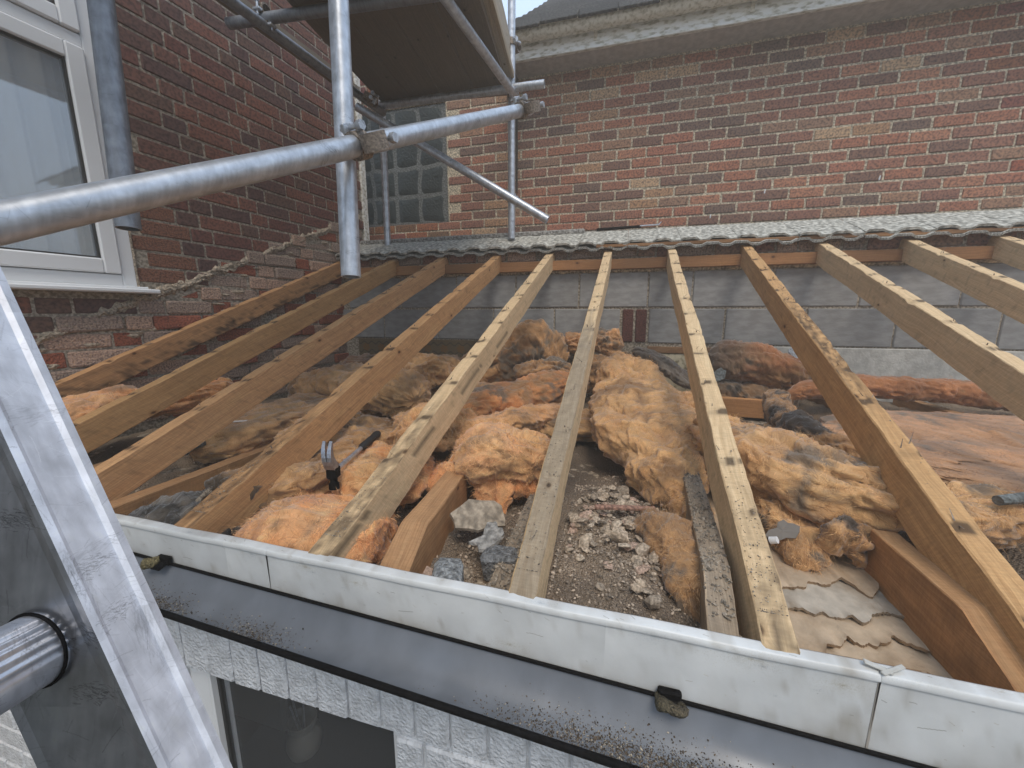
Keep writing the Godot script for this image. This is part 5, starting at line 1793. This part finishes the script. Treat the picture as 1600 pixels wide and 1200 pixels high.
	wool_batt("grey to rust coloured wool roll against the block wall right of the yellow rafter", [
		W.call([[Vector3(0.50, 2.70, -2.48), 0.11, 0.10], [Vector3(0.66, 2.72, -2.46), 0.12, 0.12], [Vector3(0.84, 2.68, -2.44), 0.12, 0.10], [Vector3(1.02, 2.62, -2.44), 0.10, 0.06]], Color(.42, .19, .09), BROWN, GREYW, 0.15, 2191, 0.028, 700, 2.4, 56, 44, func(q: Vector3) -> float: return clampf((0.78 - q.x) * 3.2, 0.0, 0.9)),
		W.call([[Vector3(0.42, 2.52, -2.46), 0.10, 0.10], [Vector3(0.70, 2.50, -2.42), 0.11, 0.11], [Vector3(0.95, 2.52, -2.42), 0.11, 0.10]], BROWN, GREYW, SOOT, 0.3, 2192, 0.025, 100)], Vector3(0.75, 2.5, -2.45))
	wool_batt("long orange rolled lip of wool along the back edge of the flat sheet", [
		W.call([[Vector3(0.80, 2.60, -2.16), 0.05, 0.045], [Vector3(1.0, 2.635, -2.20), 0.055, 0.05], [Vector3(1.4, 2.645, -2.26), 0.055, 0.05], [Vector3(1.75, 2.615, -2.24), 0.055, 0.045], [Vector3(2.3, 2.58, -2.26), 0.05, 0.04]], Color(.52, .24, .11), Color(.44, .20, .09), BROWN, 0.18, 2201, 0.018, 900, 2.2, 120, 30)], Vector3(1.5, 2.55, -2.25))
	wool_batt("broad flat orange brown wool sheet filling the right hand bays", [
		W.call([[Vector3(0.74, 2.53, -1.66), 0.40, 0.04], [Vector3(1.05, 2.545, -1.62), 0.50, 0.042], [Vector3(1.5, 2.545, -1.58), 0.58, 0.042], [Vector3(2.0, 2.54, -1.58), 0.60, 0.042], [Vector3(2.7, 2.53, -1.6), 0.58, 0.04]], Color(.66, .36, .18), Color(.60, .34, .18), DUST, 0.20, 2211, 0.032, 2600, 3.4, 110, 80, func(q: Vector3) -> float: return clampf((q.z + 1.42) * 1.6, 0.0, 0.75))], Vector3(1.5, 2.45, -1.7))
	wool_batt("dark fuzzy rolled edge of wool beside the short level timber", [
		W.call([[Vector3(0.74, 2.60, -2.10), 0.045, 0.04], [Vector3(0.68, 2.60, -1.92), 0.045, 0.045], [Vector3(0.612, 2.605, -1.620), 0.045, 0.045], [Vector3(0.618, 2.598, -1.389), 0.05, 0.045], [Vector3(0.724, 2.591, -1.257), 0.045, 0.04]], TAN, BROWN, SOOT, 0.50, 2221, 0.026, 1500, 2.2, 80, 30)], Vector3(0.606, 2.541, -1.560))
	wool_batt("lumpy tan and grey wool lying across under the gritty rafter, above the brown joist", [
		W.call([[Vector3(0.311, 2.576, -1.525), 0.10, 0.06], [Vector3(0.378, 2.580, -1.303), 0.15, 0.075], [Vector3(0.471, 2.576, -1.129), 0.15, 0.08], [Vector3(0.601, 2.573, -1.070), 0.12, 0.07], [Vector3(0.76, 2.545, -1.09), 0.09, 0.055], [Vector3(0.92, 2.53, -1.16), 0.07, 0.045]], STRAW, TAN, DUST, 0.40, 2231, 0.036, 3200, 2.4, 80, 56),
		W.call([[Vector3(0.383, 2.517, -1.057), 0.06, 0.05], [Vector3(0.422, 2.477, -0.954), 0.05, 0.035], [Vector3(0.387, 2.457, -0.902), 0.03, 0.025]], TAN, STRAW, GREYW, 0.35, 2232, 0.022, 500, 2.2, 30, 26),
		W.call([[Vector3(0.473, 2.527, -0.982), 0.08, 0.06], [Vector3(0.549, 2.497, -0.942), 0.05, 0.05]], STRAW, TAN, SOOT, 0.35, 2233, 0.03, 600, 2.2, 30, 26)], Vector3(0.507, 2.447, -1.198))
	wool_batt("grey brown sausage of wool bent down in front of the rubble heap", [
		W.call([[Vector3(0.069, 2.502, -0.932), 0.04, 0.035], [Vector3(0.123, 2.502, -0.859), 0.05, 0.042], [Vector3(0.156, 2.487, -0.779), 0.05, 0.045], [Vector3(0.161, 2.457, -0.681), 0.04, 0.04]], TAN, BROWN, DUST, 0.42, 2241, 0.018, 700, 2.2, 50, 30)], Vector3(0.129, 2.447, -0.829))

# ---- rubble and odd pieces
func bed_y(x: float, z: float, f: FastNoiseLite) -> float:
	var y := 2.436 + 0.022 * f.get_noise_2d(x * 1.0, z) + 0.012 * f.get_noise_2d(x * 4.0, z * 4.0)
	# rubble heap between the two middle rafters
	var d := Vector2((x - 0.015) / 0.16, (z + 0.92) / 0.26).length()
	y += 0.055 * exp(-d * d)
	d = Vector2((x - 0.0) / 0.10, (z + 0.72) / 0.12).length()
	y += 0.02 * exp(-d * d)
	# swept clear: bare board in the right front bay
	var clear := smoothstep(0.27, 0.33, x) * (1.0 - smoothstep(0.60, 0.66, x)) * smoothstep(-1.25, -1.10, z)
	var hole := smoothstep(0.58, 0.61, x) * (1.0 - smoothstep(0.76, 0.84, x)) * smoothstep(-1.12, -1.0, z)
	y += 0.07 * smoothstep(0.80, 0.98, x)
	return y - 0.05 * clear - 0.06 * hole

func build_debris() -> void:
	var f := fnl(3001, 4.0, 4)
	var g := fnl(3002, 3.0, 3)
	var P := PackedVector3Array()
	var C := PackedColorArray()
	var nx := 240
	var nz := 100
	for i in nx + 1:
		var x := -2.2 + 5.0 * i / nx
		for j in nz + 1:
			var z := -0.60 - 2.04 * j / nz
			P.append(Vector3(x, bed_y(x, z, f), z))
			var c := Color(.54, .405, .285).lerp(Color(.28, .215, .16), clampf(0.5 + g.get_noise_2d(x, z) * 1.2, 0, 1))
			C.append(c)
	var mb := MB.new()
	mb.sheet(nx, nz, P, C, PackedVector2Array())
	tag(obj("dust_layer", mb, M.dirt, null, Vector3(0.3, 2.38, -1.6)), "layer of brown dust and fine debris on the ceiling between the joists", "debris", "", "stuff")
	# fine grit
	scatter("rubble_grit", 9000, func(r: RandomNumberGenerator) -> Array:
		var k := r.randf()
		var x := r.randf_range(-2.1, 0.9)
		var z := r.randf_range(-2.2, -0.62)
		if k < 0.55:
			x = clampf(0.03 + r.randfn(0, 0.11), -0.11, 0.24)
			z = clampf(-0.90 + r.randfn(0, 0.2), -1.5, -0.61)
		elif k < 0.75:
			x = r.randf_range(-0.4, -0.14)
			z = r.randf_range(-1.15, -0.61)
		elif k < 0.88:
			x = r.randf_range(-2.0, -0.95)
			z = r.randf_range(-1.4, -0.62)
		var s := 0.0015 + absf(r.randfn(0, 0.0035))
		var c := Color(.68, .54, .41) * r.randf_range(0.35, 1.2)
		return [Vector3(x, bed_y(x, z, f) + s * 0.25, z), s, c], null, "fine pale grit scattered over the ceiling between the rafters")
	# grit on top of timbers
	scatter("timber_grit", 1500, func(r: RandomNumberGenerator) -> Array:
		var q: Array = [[0.64, 0.60, 1.0], [0.64, 0.60, 1.0], [0.255, 0.24, 0.25], [-0.465, -0.55, 0.2], [-0.83, -0.91, 0.15], [-0.10, -0.135, 0.4]][r.randi() % 6]
		var t: float = r.randf() if q[2] > 0.9 else 1.0 - absf(r.randfn(0, 0.07 if q[2] < 0.3 else 0.15))
		if q[2] > 0.9: t = clampf(0.5 + r.randfn(0, 0.17), 0, 1)
		t = clampf(t, 0, 0.985)
		var z := lerpf(-2.655, -0.575, t)
		var tops := {0.64: [0.677, 0.585], 0.255: [0.273, 0.243], -0.465: [-0.464, -0.548], -0.83: [-0.825, -0.915], -0.10: [-0.097, -0.140]}
		var tt: Array = tops[q[0]]
		var x := lerpf(tt[0], tt[1], t) + r.randf_range(-0.021, 0.021)
		var y := 3.393 - 0.4101 * (z + 2.66)
		var s := 0.0010 + absf(r.randfn(0, 0.0013))
		var c := Color(.26, .22, .18) * r.randf_range(0.5, 1.5) if r.randf() < 0.7 else Color(.55, .47, .36)
		return [Vector3(x, y + s * 0.2, z), s, c], null, "dark and pale grit lying on the tops of the rafters")
	# joist top dust: grit on the two dusty joists in the middle
	scatter("joist_grit", 1800, func(r: RandomNumberGenerator) -> Array:
		var on := r.randf() < 0.5
		var z := r.randf_range(-1.25, -0.62)
		var x := lerpf(0.222, 0.178, (z + 1.3) / 0.715) if on else -0.203
		x += r.randf_range(-0.022, 0.022)
		var y := minf(2.55, 2.5495 - 0.43 * (z + 0.70)) if on else 2.491
		var s := 0.0015 + absf(r.randfn(0, 0.003))
		return [Vector3(x, y + s * 0.2, z), s, Color(.46, .39, .31) * r.randf_range(0.45, 1.3)], null, "crumbs of mortar lying along the two dusty joists")
	# rubble chunks, one by one
	var cf := []
	for k in 8:
		cf.append(chunk_mesh(3100 + k, 0.28 + 0.06 * k))
	var cm := []
	for c in [Color(.66, .52, .38), Color(.58, .46, .34), Color(.72, .585, .44), Color(.46, .37, .28), Color(.64, .45, .34)]:
		cm.append(mat(lin(c.r, c.g, c.b), 0.95, T.mottle, Vector3(12, 12, 12), T.rough, 0.12))
	var r := RandomNumberGenerator.new()
	r.seed = 3200
	for k in 215:
		var x := clampf(0.012 + r.randfn(0, 0.075), -0.09, 0.15)
		var z := clampf(-0.92 + r.randfn(0, 0.14), -1.38, -0.615)
		if k > 180:
			x = r.randf_range(-0.39, -0.15)
			z = r.randf_range(-1.08, -0.63)
		var s := r.randf_range(0.010, 0.029) * (1.6 if r.randf() < 0.22 else 1.0)
		var b := Basis.from_euler(Vector3(r.randf_range(-.5, .5), r.randf() * TAU, r.randf_range(-.5, .5))).scaled(Vector3.ONE * s)
		var o := inst("mortar_chunk", cf[r.randi() % 8], cm[r.randi() % 5], self, Transform3D(b, Vector3(x, bed_y(x, z, f) + s * 0.22 + (0.012 * r.randf() if k < 120 else 0.0), z)))
		if k <= 180:
			tag(o, "small pale mortar chunk in the rubble heap between the two middle rafters", "rubble", "mortar chunks in the rubble heap")
		else:
			tag(o, "small mortar crumb around the broken concrete behind the fascia", "rubble", "mortar crumbs by the broken concrete")
	# pink brick sliver and lath on the heap
	var m := MB.new()
	m.rbox(Transform3D(Basis(Vector3.UP, 0.12) * Basis(Vector3.BACK, 0.04), Vector3(0.032, 2.509, -0.967)), Vector3(0.15, 0.009, 0.016), 0.002)
	tag(obj("wood_splinter", m, mat(lin(.46, .26, .19), 0.9, T.mottle, Vector3(9, 9, 9)), null, Vector3(0.032, 2.507, -0.968)), "thin pinkish splinter lying across the top of the rubble heap", "splinter")
	# broken concrete block by the fascia
	m = MB.new()
	var nf := fnl(3301, 12.0, 3)
	var bend := func(p: Vector3) -> Vector3: return p + Vector3(nf.get_noise_3d(p.x * 2, p.y * 2, p.z * 2), nf.get_noise_3d(p.x * 2 + 9, p.y * 2, p.z * 2), nf.get_noise_3d(p.x * 2, p.y * 2 + 9, p.z * 2)) * 0.012
	m.rbox(Transform3D(Basis(Vector3.UP, 0.25) * Basis(Vector3.RIGHT, 0.1), Vector3(-0.298, 2.472, -0.611)), Vector3(0.058, 0.095, 0.07), 0.008, Color.WHITE, bend)
	tag(obj("broken_block", m, mat(lin(.40, .41, .41), 0.95, T.mottle, Vector3(6, 6, 6), T.rough, 1.6), null, Vector3(-0.300, 2.427, -0.615)), "upright lump of broken grey concrete touching the back of the fascia", "broken block")
	m = MB.new()
	m.rbox(Transform3D(Basis(Vector3.UP, -0.1) * Basis(Vector3.BACK, 0.1), Vector3(-0.225, 2.467, -0.726)), Vector3(0.075, 0.06, 0.06), 0.008, Color.WHITE, bend)
	tag(obj("broken_block", m, mat(lin(.30, .305, .31), 0.95, T.mottle, Vector3(6, 6, 6), T.rough, 1.4), null, Vector3(-0.226, 2.437, -0.729)), "smaller dark grey concrete lump just behind the upright one", "broken block")
	# flat flakes of tile and plaster
	flake("tile_flake", Vector3(-0.305, 2.515, -0.820), 0.075, 0.010, 0.35, 3401, M.plaster, "curved broken piece of grey tile leaning below the torn wool", "tile piece", Vector3(0.5, 0.2, -0.2))
	flake("tile_flake", Vector3(-0.265, 2.499, -0.773), 0.05, 0.008, 1.1, 3402, M.concrete, "flat grey mortar slab between the broken concrete and the torn wool", "tile piece", Vector3(0.15, 0.3, 0.1))
	flake("plaster_flake", Vector3(-0.355, 2.447, -0.627), 0.05, 0.006, 0.6, 3403, M.plaster, "brown plaster flake left of the upright concrete lump", "plaster piece", Vector3(0.1, 0.0, 0.15))
	flake("slate_piece", Vector3(-1.523, 2.541, -1.046), 0.085, 0.008, 0.3, 3404, M.slate, "long grey slate piece between the second and third rafters", "slate", Vector3(0.1, 0.0, 0.2))
	flake("slate_piece", Vector3(-1.425, 2.534, -0.950), 0.055, 0.009, 0.9, 3405, M.slate, "pale grey slate chip nearest the third rafter", "slate", Vector3(0.25, 0.2, 0.1))
	flake("slate_piece", Vector3(-1.546, 2.527, -0.891), 0.06, 0.008, 2.0, 3406, M.slate, "grey slate chip beside the ladder", "slate", Vector3(-0.2, 0.1, 0.15))
	flake("slate_piece", Vector3(-1.408, 2.555, -1.205), 0.075, 0.008, 2.6, 3407, M.slate, "dark slate piece farthest back between the second and third rafters", "slate", Vector3(0.1, 0.0, -0.2))
	flake("slate_piece", Vector3(0.52, 2.66, -2.33), 0.06, 0.006, 0.7, 3408, M.slate, "small grey metal offcut standing behind the yellow rafter", "offcut", Vector3(1.1, 0.3, 0.4))
	flake("lead_piece", Vector3(0.98, 2.77, -2.56), 0.07, 0.004, 0.2, 3409, mat(lin(.52, .55, .60), 0.4, T.mottle, Vector3(8, 8, 8)), "bent pale sheet of lead on the wool against the block wall", "lead sheet", Vector3(0.9, 0.1, -0.5))
	flake("lead_piece", Vector3(0.86, 2.765, -2.55), 0.06, 0.004, 1.4, 3410, M.slate, "dark flat scrap beside the bent lead sheet", "lead sheet", Vector3(0.2, 0.1, 0.2))
	flake("stone_chip", Vector3(0.083, 2.477, -0.605), 0.022, 0.012, 0.2, 3411, cm[4], "pale pink stone chip on the fascia edge below the rubble heap", "stone", Vector3(0.2, 0, 0.1))
	flake("stone_chip", Vector3(0.183, 2.487, -0.605), 0.026, 0.012, 0.9, 3412, cm[2], "pale stone chip on the fascia edge by the dusty joist", "stone", Vector3(0.2, 0, 0.1))
	# torn paper layers of the ceiling board in the right front bay
	var lf := fnl(3500, 7.0, 4)
	var labs := ["large bare tan sheet of ceiling board left of the wide brown joist", "torn tan layer of ceiling board, second from the back in the right front bay", "torn tan layer of ceiling board, third from the back in the right front bay", "torn tan layer of ceiling board nearest the fascia in the right front bay"]
	var ends := [-0.835, -0.765, -0.695, -0.625]
	for k in 4:
		var lm := MB.new()
		var nx2 := 150
		var C2 := PackedColorArray()
		var P2 := PackedVector3Array()
		var edge := []
		for i in nx2 + 1:
			var x := 0.225 + 0.325 * i / nx2
			var ze: float = ends[k] - (x - 0.4) * 0.30 + 0.075 * lf.get_noise_2d(x * 0.8, k * 3.0) + 0.022 * lf.get_noise_2d(x * (1.7 + 0.5 * k), k * 5.0) + rng.randf_range(-0.0009, 0.0009)
			ze = minf(ze, -0.60)
			var zb := -1.35 if k == 0 else ze - 0.13
			var yt := 2.452 - k * 0.0058
			for q in 9:
				var u := q / 8.0
				var z := lerpf(ze, zb, u)
				var curl := 0.006 * pow(1.0 - u, 6.0) * maxf(0.0, lf.get_noise_2d(x * 3.0 + 20.0, k * 7.0) + 0.2) * 2.0
				P2.append(Vector3(x, yt + curl + 0.002 * lf.get_noise_2d(x * 3.0, z * 3.0 + k), z))
				var dn := clampf(0.15 + lf.get_noise_2d(x * 1.2 + 9.0, z * 1.2 + k * 4.0) * 1.1, 0.0, 1.0)
				C2.append(Color.WHITE.lerp(Color(.52, .44, .36), dn))
			edge.append(P2[i * 9])
		lm.sheet(nx2, 8, P2, C2, PackedVector2Array())
		for i in nx2:
			var d := Vector3(0, -0.0065, -0.001)
			lm.quad(edge[i] + d, edge[i + 1] + d, edge[i + 1], edge[i], Color(.62, .55, .48))
		tag(obj("board_layer", lm, M.paper if k != 1 else M.paper_grey, null, Vector3(0.4, 2.44, ends[k] - 0.05)), labs[k], "ceiling board")
	# white plastic nub and film by the yellow rafter
	m = MB.new()
	m.tube([Vector3(0.343, 2.502, -0.914), Vector3(0.354, 2.509, -0.907)], [0.008, 0.0075], 12)
	tag(obj("white_plug", m, M.upvc, null, Vector3(0.348, 2.497, -0.915)), "small white plastic cap on the wool beside the yellow rafter", "plug")
	flake("plastic_scrap", Vector3(0.374, 2.515, -0.939), 0.035, 0.002, 0.5, 3601, mat(lin(.17, .15, .13), 0.75), "crumpled grey plastic scrap next to the white plastic cap", "plastic scrap", Vector3(0.7, 0.2, 0.3))
	# stick at the far right
	m = MB.new()
	m.tube([Vector3(0.80, 2.602, -1.03), Vector3(0.95, 2.615, -1.08), Vector3(1.2, 2.61, -1.12), Vector3(1.6, 2.60, -1.16)], [0.011, 0.013, 0.012, 0.01], 10)
	tag(obj("grey_conduit", m, M.slate, null, Vector3(1.143, 2.591, -1.190)), "grey stick lying on the wool at the right edge under the pale rafter", "stick")
	# wire by the slates
	m = MB.new()
	m.tube([Vector3(-1.494, 2.548, -1.014), Vector3(-1.502, 2.573, -1.061), Vector3(-1.472, 2.580, -1.114), Vector3(-1.412, 2.576, -1.167), Vector3(-1.369, 2.562, -1.183)], 0.0035, 8)
	tag(obj("white_wire", m, M.upvc, null, Vector3(-1.443, 2.562, -1.117)), "short loop of white cable among the slate pieces", "cable")
	build_hammer()

func flake(called: String, at: Vector3, size: float, thick: float, turn: float, sd: int, m: Material, label: String, category: String, tilt: Vector3, n := 14) -> void:
	var f := fnl(sd, 1.3, 3)
	var mb := MB.new()
	var b := Basis.from_euler(tilt) * Basis(Vector3.UP, turn)
	var top := []
	var bot := []
	for i in n:
		var a := TAU * i / n
		var r := size * (0.72 + 0.55 * f.get_noise_2d(cos(a) * 1.4, sin(a) * 1.4) + 0.12 * sin(i * 7.3))
		var p := Vector3(cos(a) * r * 1.2, f.get_noise_2d(cos(a), sin(a) + 5.0) * thick * 1.2, sin(a) * r * 0.75)
		top.append(at + b * (p + Vector3(0, thick * 0.5, 0)))
		bot.append(at + b * (p * 1.02 - Vector3(0, thick * 0.5, 0)))
	var ct := at + b * Vector3(0, thick * 0.9, 0)
	var cb := at - b * Vector3(0, thick * 0.4, 0)
	for i in n:
		var j := (i + 1) % n
		mb.tri(ct, top[j], top[i])
		mb.tri(cb, bot[i], bot[j])
		mb.quad(bot[i], top[i], top[j], bot[j])
	tag(obj(called, mb, m, null, at), label, category)

func build_hammer() -> void:
	var h := thing("claw_hammer", Vector3(-0.74, 2.57, -0.95), "claw hammer with a steel shaft and black grip lying on the orange wool", "hammer")
	var head := Vector3(-0.713, 2.585, -0.812)
	var tip := Vector3(-0.783, 2.590, -1.105)
	var d := (tip - head).normalized()
	var up := Vector3(0.05, 1, 0.06)
	up = (up - d * up.dot(d)).normalized()
	var x := d.cross(up)
	var mb := MB.new()
	mb.tube([head, head.lerp(tip, 0.62)], [0.0075, 0.0065], 14)
	obj("shaft", mb, M.steel, h)
	mb = MB.new()
	mb.tube([head.lerp(tip, 0.58), head.lerp(tip, 0.62), head.lerp(tip, 0.9), head.lerp(tip, 1.0), head.lerp(tip, 1.06)], [0.008, 0.0125, 0.0115, 0.014, 0.010], 14)
	obj("grip", mb, M.black_rubber, h)
	# head: face end points to +x (right front), claw sweeps to the left and back
	mb = MB.new()
	mb.rbox(Transform3D(Basis(x, up, -d), head), Vector3(0.028, 0.032, 0.030), 0.004)
	mb.tube([head - up * 0.014, head - up * 0.028, head - up * 0.032, head - up * 0.046], [0.010, 0.0095, 0.0135, 0.0135], 16)
	var hd := obj("head", mb, M.black, h)
	for s in [-1.0, 1.0]:
		mb = MB.new()
		var last := []
		for i in 9:
			var t := i / 8.0
			var c: Vector3 = head + up * (0.012 + 0.070 * t) + d * (0.060 * t * t - 0.055 * t) - x * 0.012 * t + x * s * (0.005 + 0.004 * t)
			var hw := 0.0075 * (1.0 - 0.5 * t)
			var ht := 0.013 * (1.0 - 0.7 * t)
			var tan: Vector3 = (up * 0.07 + d * (0.12 * t - 0.055)).normalized()
			var nn := tan.cross(x).normalized()
			var ring := [c + x * hw + nn * ht, c - x * hw + nn * ht, c - x * hw - nn * ht, c + x * hw - nn * ht]
			if i:
				for k in 4:
					mb.quad(last[k], ring[k], ring[(k + 1) % 4], last[(k + 1) % 4])
			last = ring
		mb.quad(last[0], last[1], last[2], last[3])
		obj("claw", mb, M.hammer_steel, hd)

# ---- dark kitchen seen through the lower window
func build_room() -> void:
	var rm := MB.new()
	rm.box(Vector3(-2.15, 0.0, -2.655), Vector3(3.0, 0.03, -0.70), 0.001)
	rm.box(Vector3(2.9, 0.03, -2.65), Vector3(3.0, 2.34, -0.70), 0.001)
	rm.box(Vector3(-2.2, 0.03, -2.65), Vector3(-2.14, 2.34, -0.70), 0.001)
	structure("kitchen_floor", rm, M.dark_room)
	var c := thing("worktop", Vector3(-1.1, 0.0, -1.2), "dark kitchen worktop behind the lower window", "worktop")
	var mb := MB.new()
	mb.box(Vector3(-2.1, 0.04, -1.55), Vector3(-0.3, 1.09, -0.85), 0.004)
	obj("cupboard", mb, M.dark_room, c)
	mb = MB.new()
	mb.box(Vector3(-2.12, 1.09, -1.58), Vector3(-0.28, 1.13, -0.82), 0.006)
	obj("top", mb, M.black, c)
	var j := thing("utensil_jar", Vector3(-1.226, 1.13, -1.09), "pale ceramic jar holding steel utensils behind the lower window", "jar")
	mb = MB.new()
	var prof := [[0.040, 0.0], [0.060, 0.02], [0.070, 0.06], [0.066, 0.10], [0.050, 0.128], [0.046, 0.135], [0.056, 0.150], [0.058, 0.172], [0.053, 0.174], [0.050, 0.155], [0.044, 0.14], [0.06, 0.09], [0.0, 0.02]]
	var P := PackedVector3Array()
	for q in prof:
		for k in 29:
			var a := TAU * (k % 28) / 28.0
			P.append(Vector3(-1.226 + cos(a) * q[0], 1.13 + q[1], -1.09 + sin(a) * q[0]))
	mb.sheet(prof.size() - 1, 28, P, PackedColorArray(), PackedVector2Array(), true)
	obj("body", mb, M.ceramic, j)
	mb = MB.new()
	for a in [0.0, 0.4, -0.5]:
		mb.tube([Vector3(-1.226, 1.16, -1.09), Vector3(-1.226 + 0.05 * sin(a * 2.0), 1.42, -1.09 + 0.05 * cos(a * 3.0))], 0.004, 8)
	obj("utensils", mb, M.steel, j)
	var fr := thing("white_appliance", Vector3(-1.65, 1.13, -1.2), "pale kitchen appliance left of the utensil jar", "appliance")
	mb = MB.new()
	mb.box(Vector3(-1.78, 1.131, -1.40), Vector3(-1.36, 1.60, -1.12), 0.015)
	obj("case", mb, M.ceramic, fr)
	mb = MB.new()
	mb.box(Vector3(-1.359, 1.16, -1.38), Vector3(-1.354, 1.56, -1.14), 0.004)
	obj("door", mb, M.ceramic, fr)

# ---- aluminium ladder
func build_ladder() -> void:
	var e1 := Vector3(0.852, 0.413, -0.313).normalized()
	var u := Vector3(-0.448, 0.89, -0.046).normalized()
	var fw := u.cross(e1)
	if fw.z > 0: fw = -fw
	e1 = fw.cross(u) if fw.cross(u).dot(e1) > 0 else u.cross(fw)
	var mid := Vector3(-0.235, 2.804, -0.109)
	var wd := 0.058
	var wb := 0.032
	var o := thing("aluminium_ladder", mid - u * 3.15, "scuffed aluminium ladder stile and rung leaning up in the near left corner", "ladder")
	# stile: ribbed section, extruded along u; origin of the section is the near right edge
	var sec := [Vector2(0, 0), Vector2(0.0006, 0.0035), Vector2(-0.0004, 0.006), Vector2(-0.0004, wb - 0.007), Vector2(0.0022, wb - 0.0055), Vector2(0.0022, wb - 0.001), Vector2(0.001, wb), Vector2(-wd * 0.3, wb), Vector2(-wd * 0.7, wb), Vector2(-wd + 0.001, wb), Vector2(-wd, wb - 0.002), Vector2(-wd, 0.002), Vector2(-wd + 0.002, 0.0)]
	var web := [Vector2(-wd + 0.002, 0.0), Vector2(-wd + 0.006, 0.0012), Vector2(-0.008, 0.0012), Vector2(-0.003, 0.0), Vector2(0, 0)]
	var place := func(t: float, q: Vector2) -> Vector3: return mid + u * t + e1 * q.x + fw * q.y
	var ring := func(list: Array, called: String, m: Material) -> void:
		var mb := MB.new()
		for i in list.size() - 1:
			var P := PackedVector3Array()
			var n := 50
			for k in n + 1:
				var t := lerpf(-3.15, 0.9, k / float(n))
				P.append(place.call(t, list[i + 1]))
				P.append(place.call(t, list[i]))
			mb.sheet(n, 1, P, PackedColorArray(), PackedVector2Array())
		obj(called, mb, m, o)
	ring.call(sec, "stile", M.alu)
	ring.call(web, "stile_web", M.alu_dark)
	# rungs towards the viewer, every 0.25 m
	for k in [-5, -4, -3, -2, -1, 0]:
		var c: Vector3 = mid + e1 * (-wd * 0.5 - 0.0015) + u * (0.0435 + k * 0.25)
		var mb := MB.new()
		var P := PackedVector3Array()
		var sides := 96
		var U := PackedVector2Array()
		for i in 13:
			var s := 0.31 * i / 12.0
			for j in sides + 1:
				var a := -TAU * (j % sides) / sides
				var rr := 0.0185
				var rib := 0.0
				var ca := fposmod(a, PI)
				if ca < 0.75 or ca > PI - 0.35:
					rib = -0.0013 if (j / 2) % 2 == 0 else 0.0
				P.append(c - fw * (s - 0.002) + (e1 * cos(a) * 0.82 + u * sin(a)) * (rr + rib))
				U.append(Vector2(s, a))
		mb.sheet(12, sides, P, PackedColorArray(), U, true)
		var last := 12 * (sides + 1)
		for j in sides:
			mb.tri(c - fw * 0.308, P[last + j + 1], P[last + j])
		var rg := obj("rung", mb, M.alu_rung, o)
		mb = MB.new()
		var pts := []
		for j in 33:
			var a := TAU * j / 32.0
			pts.append(c - fw * 0.0012 + (e1 * cos(a) * 0.82 + u * sin(a)) * 0.0192)
		mb.tube(pts, 0.0009, 6)
		obj("collar", mb, M.black, rg)
